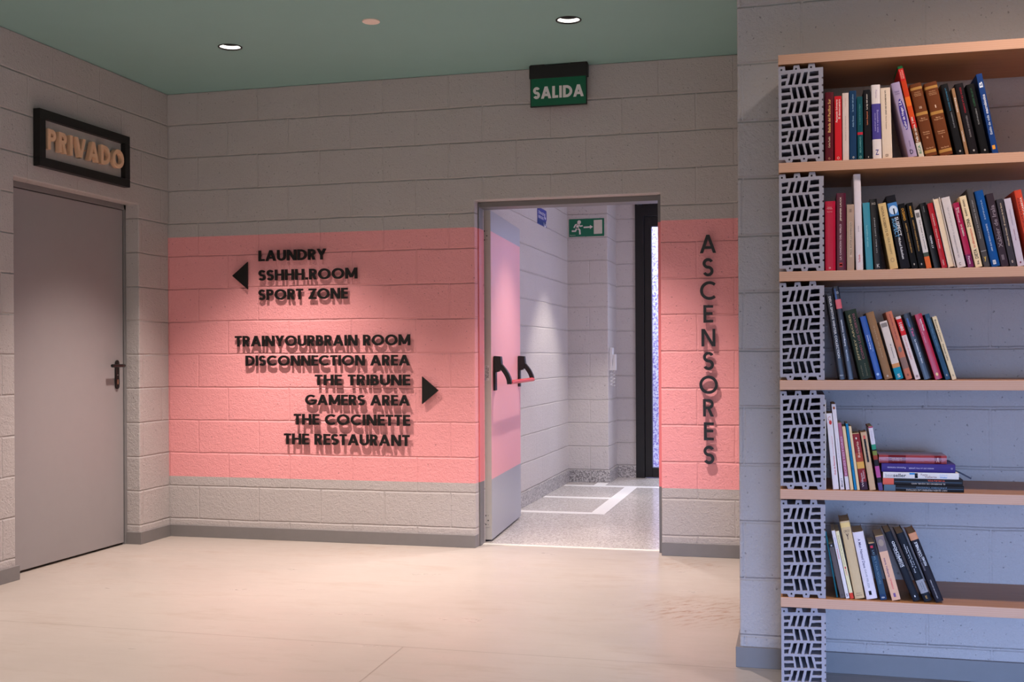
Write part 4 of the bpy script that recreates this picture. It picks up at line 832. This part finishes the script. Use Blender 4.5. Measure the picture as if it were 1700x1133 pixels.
pile([
 ('black book at the bottom of the lying pile, with grey-blue end', 1467.6, 1600.4, 805, 815.6, (24, 20, 20), dict(d=.15, bands=[(0, .145, (84, 106, 122))], texts=[('HAY QUIEN PREFIERE LAS ORTIGAS', 'd', .28, .79, .74, .3, (190, 180, 170)), ('JUNICHIRO TANIZAKI', 'd', .41, .79, .3, .26, (110, 130, 150)), ('#', 'h', .15, .99, .5, .1, (70, 92, 112))])),  # the blue-grey strip along the spine is a painted gloss streak
 ('black book with coral end, second from the bottom of the pile', 1465.6, 1598.6, 794, 804.6, (26, 21, 20), dict(d=.15, bands=[(0, .14, (214, 96, 76))], texts=[('EL INVIERNO DE AQUEL ANO', 'd', .36, .78, .74, .28, (190, 180, 170)), ('YI MUN-YOL', 'd', .56, .78, .24, .28, (206, 80, 60)), ('#', 'h', .15, .99, .5, .1, (70, 92, 112))])),  # gloss painted on again as a blue-grey strip
 ('white paperback printed bestseller, middle of the lying pile', 1466.2, 1592, 783.6, 794, (222, 214, 208), dict(d=.13, texts=[('best', 'u', .03, .13, .5, .5, (170, 164, 160)), ('seller', 'u', .135, .305, .5, .56, (30, 28, 30)), ('#', 'h', .35, .42, .2, .26, (30, 130, 196)), ('#', 'h', .42, .46, .5, .8, (34, 32, 36)), ('#', 'h', .435, .46, .76, .28, (30, 130, 196)), ('Puerto', 'u', .5, .59, .32, .36, (150, 120, 116)), ('Vallarta', 'u', .55, .71, .66, .36, (150, 120, 116)), ('Robert J.', 'u', .75, .85, .34, .22, (150, 180, 214)), ('Waller', 'u', .75, .85, .7, .26, (50, 130, 196))])),
 ('violet-blue hardback with hanging ribbon, second from the top of the pile', 1463.6, 1586, 768, 782.6, (62, 48, 116), dict(kind='h', d=.15, rib=True, texts=[('MARIA DE LA PAU JANER', 'd', .37, .71, .5, .2, (190, 180, 206)), ('Pasiones romanas', 'd', .08, .33, .5, .2, (190, 180, 206)), ('O', 'u', .94, .965, .5, .2, (190, 180, 200))])),
 ('mottled red book, topmost of the lying pile', 1459.2, 1571.8, 753.4, 767, (150, 62, 66), dict(kind='h', d=.13, gloss=.2, bands=[(.14, .4, (108, 24, 30)), (.82, .92, (108, 24, 30))], texts=[('ANTONIO GALA', 'd', .19, .34, .42, .16, (200, 140, 120)), ('La regla de tres', 'd', .2, .34, .66, .12, (200, 140, 120)), ('A', 'u', .85, .89, .5, .6, (220, 170, 160)), ('#', 'h', .02, .98, .55, .03, (200, 150, 170))])),
], Z4)
G6 = 'books in the bottom row'
shelf_row(G6, Z5, [
 ('thin teal booklet half hidden by the brick, bottom row', (1388.8, 1391.4, 1369.3, 1371.8), 883, (16, 96, 104), dict(d=.16, yo=.012)),
 ('grey-brown book near the brick, bottom row', (1394.6, 1403.4, 1375, 1383), 903, (92, 82, 82), dict(bands=[(.93, 1, (40, 36, 40))], texts=[('O', 'h', .04, .075, .5, .4, (50, 46, 48)), ('#', 'h', .945, .975, .5, .3, (180, 176, 176))])),
 ('slim white book with red wording, bottom row', (1404.6, 1411, 1380.4, 1386.4), 882, (222, 212, 212), dict(texts=[('ENRIQUE', 'd', .74, .9, .5, .3, (150, 150, 190)), ('Entusiasmada', 'd', .58, .73, .5, .3, (206, 70, 80)), ('S', 'h', .03, .07, .5, .5, (60, 60, 60))])),
 ('slim pale yellow book with red foot, bottom row', (1411.8, 1418.2, 1387, 1393.2), 883, (226, 212, 166), dict(bands=[(0, .085, (206, 66, 48))], texts=[('Cartas desde el corazon', 'd', .5, .94, .5, .28, (150, 140, 100)), ('@', 'h', .44, .475, .5, .4, (200, 50, 60)), ('amor', 'd', .34, .43, .5, .3, (220, 120, 110))])),
 ('tall beige hardback with dark emblem, bottom row', (1419.4, 1437, 1394, 1411), 866, (206, 178, 136), dict(kind='h', d=.16, bands=[(.92, .98, (226, 196, 130))], texts=[('CIRCO', 'h', .855, .885, .5, .6, (120, 90, 70)), ('Y', 'h', .76, .84, .5, .3, (60, 26, 30)), ('Robert J.', 'h', .06, .075, .5, .5, (110, 90, 70)), ('Somerset', 'h', .035, .05, .5, .6, (110, 90, 70))])),
 ('thick white book with violet serif title, bottom row', (1438.8, 1458, 1414.6, 1434), 884, (220, 210, 216), dict(kind='h', d=.15, texts=[('A Man Named Dave', 'd', .46, .9, .45, .24, (96, 80, 110)), ('DAVE PELZER', 'd', .16, .44, .45, .17, (150, 144, 150)), ('#', 'h', .06, .12, .45, .24, (30, 28, 34)), ('E', 'h', .07, .11, .45, .12, WH)])),
 ('shorter dark blue patterned book, bottom row', (1462, 1473, 1441, 1452.6), 903, (44, 70, 92), dict(bands=[(.78, 1, (28, 26, 36)), (0, .1, (30, 56, 90))], texts=[('LAS MIL Y UNA NOCHES', 'd', .28, .88, .5, .36, (100, 124, 140)), ('#', 'h', .92, .96, .4, .4, (200, 50, 70)), ('RBA', 'h', .03, .055, .5, .5, WH)])),
 ('peach book with a small landscape picture on top, bottom row', (1481.2, 1497, 1452.6, 1467.6), 891, (224, 174, 142), dict(d=.14, bands=[(.76, 1, (128, 112, 112))], texts=[('nora roberts', 'd', .36, .66, .42, .26, (110, 70, 110)), ('carnation', 'd', .17, .34, .5, .22, (226, 80, 86)), ('#', 'h', .05, .11, .45, .26, (120, 84, 130)), ('@', 'h', .84, .95, .5, .6, (160, 140, 124))])),
 ('black hardback with bold white title, first of the dark trio', (1516.4, 1529, 1466.6, 1481), 884, (28, 30, 38), dict(kind='h', d=.15, texts=[('SOSPECHOSO', 'u', .49, .86, .6, .36, (232, 230, 230)), ('Michael Robotham', 'u', .49, .76, .28, .16, (200, 200, 204)), ('@', 'h', .05, .08, .5, .16, (220, 220, 224))])),
 ('black hardback with grey label, middle of the dark trio', (1534.6, 1549.6, 1487, 1502), 886, (26, 29, 37), dict(kind='h', d=.15, bands=[(.12, .31, (150, 148, 152))], texts=[('De Todo Lo Visible', 'u', .42, .84, .38, .16, (200, 200, 206)), ('y Lo Invisible', 'u', .48, .8, .66, .16, (200, 200, 206)), ('Lucia', 'u', .18, .27, .4, .16, (90, 90, 96)), ('Etxebarria', 'u', .15, .28, .66, .16, (90, 90, 96)), ('E', 'h', .04, .08, .5, .2, (196, 150, 80))])),
 ('black hardback with orange top edge, last of the dark trio', (1553.8, 1569, 1506.8, 1522), 886, (36, 33, 40), dict(kind='h', d=.15, bands=[(.9, 1, (206, 142, 106))], texts=[('CULPABLE', 'u', .66, .87, .46, .34, (232, 230, 230)), ('PRESUMED', 'u', .52, .65, .6, .3, (220, 218, 218)), ('SCOTT TUROW', 'u', .46, .74, .25, .16, (140, 130, 136)), ('CIRCULO DE LECTORES', 'u', .05, .32, .42, .13, (190, 184, 188))])),
])
# the red ribbon trailing from the white and teal book of the third row
for o in [o for o in COL.objects if o.get('label', '').startswith('white paperback with teal')]:
    b = MB(); zz = -0.0
    z_ = Z3-o.location.z+0.0012; q_ = [(-0.004, .012), (0.012, .004), (0.03, -.006), (0.05, -.012), (0.062, -.014)]
    L, R_ = [], []
    Rm = Matrix.Rotation(-o.rotation_euler[1], 3, 'Y')
    for x, y in q_:
        for dy, lst in ((0.002, L), (-0.002, R_)): lst.append(b.bm.verts.new(Rm @ Vector((x, y+dy, z_))))
    for i in range(len(q_)-1): b.face([L[i], R_[i], R_[i+1], L[i+1]])
    r_ = b.build('bookmark', mat((150, 24, 34), .6), o); sm = r_.modifiers.new('thick', 'SOLIDIFY'); sm.thickness = 0.0006; sm.offset = 1
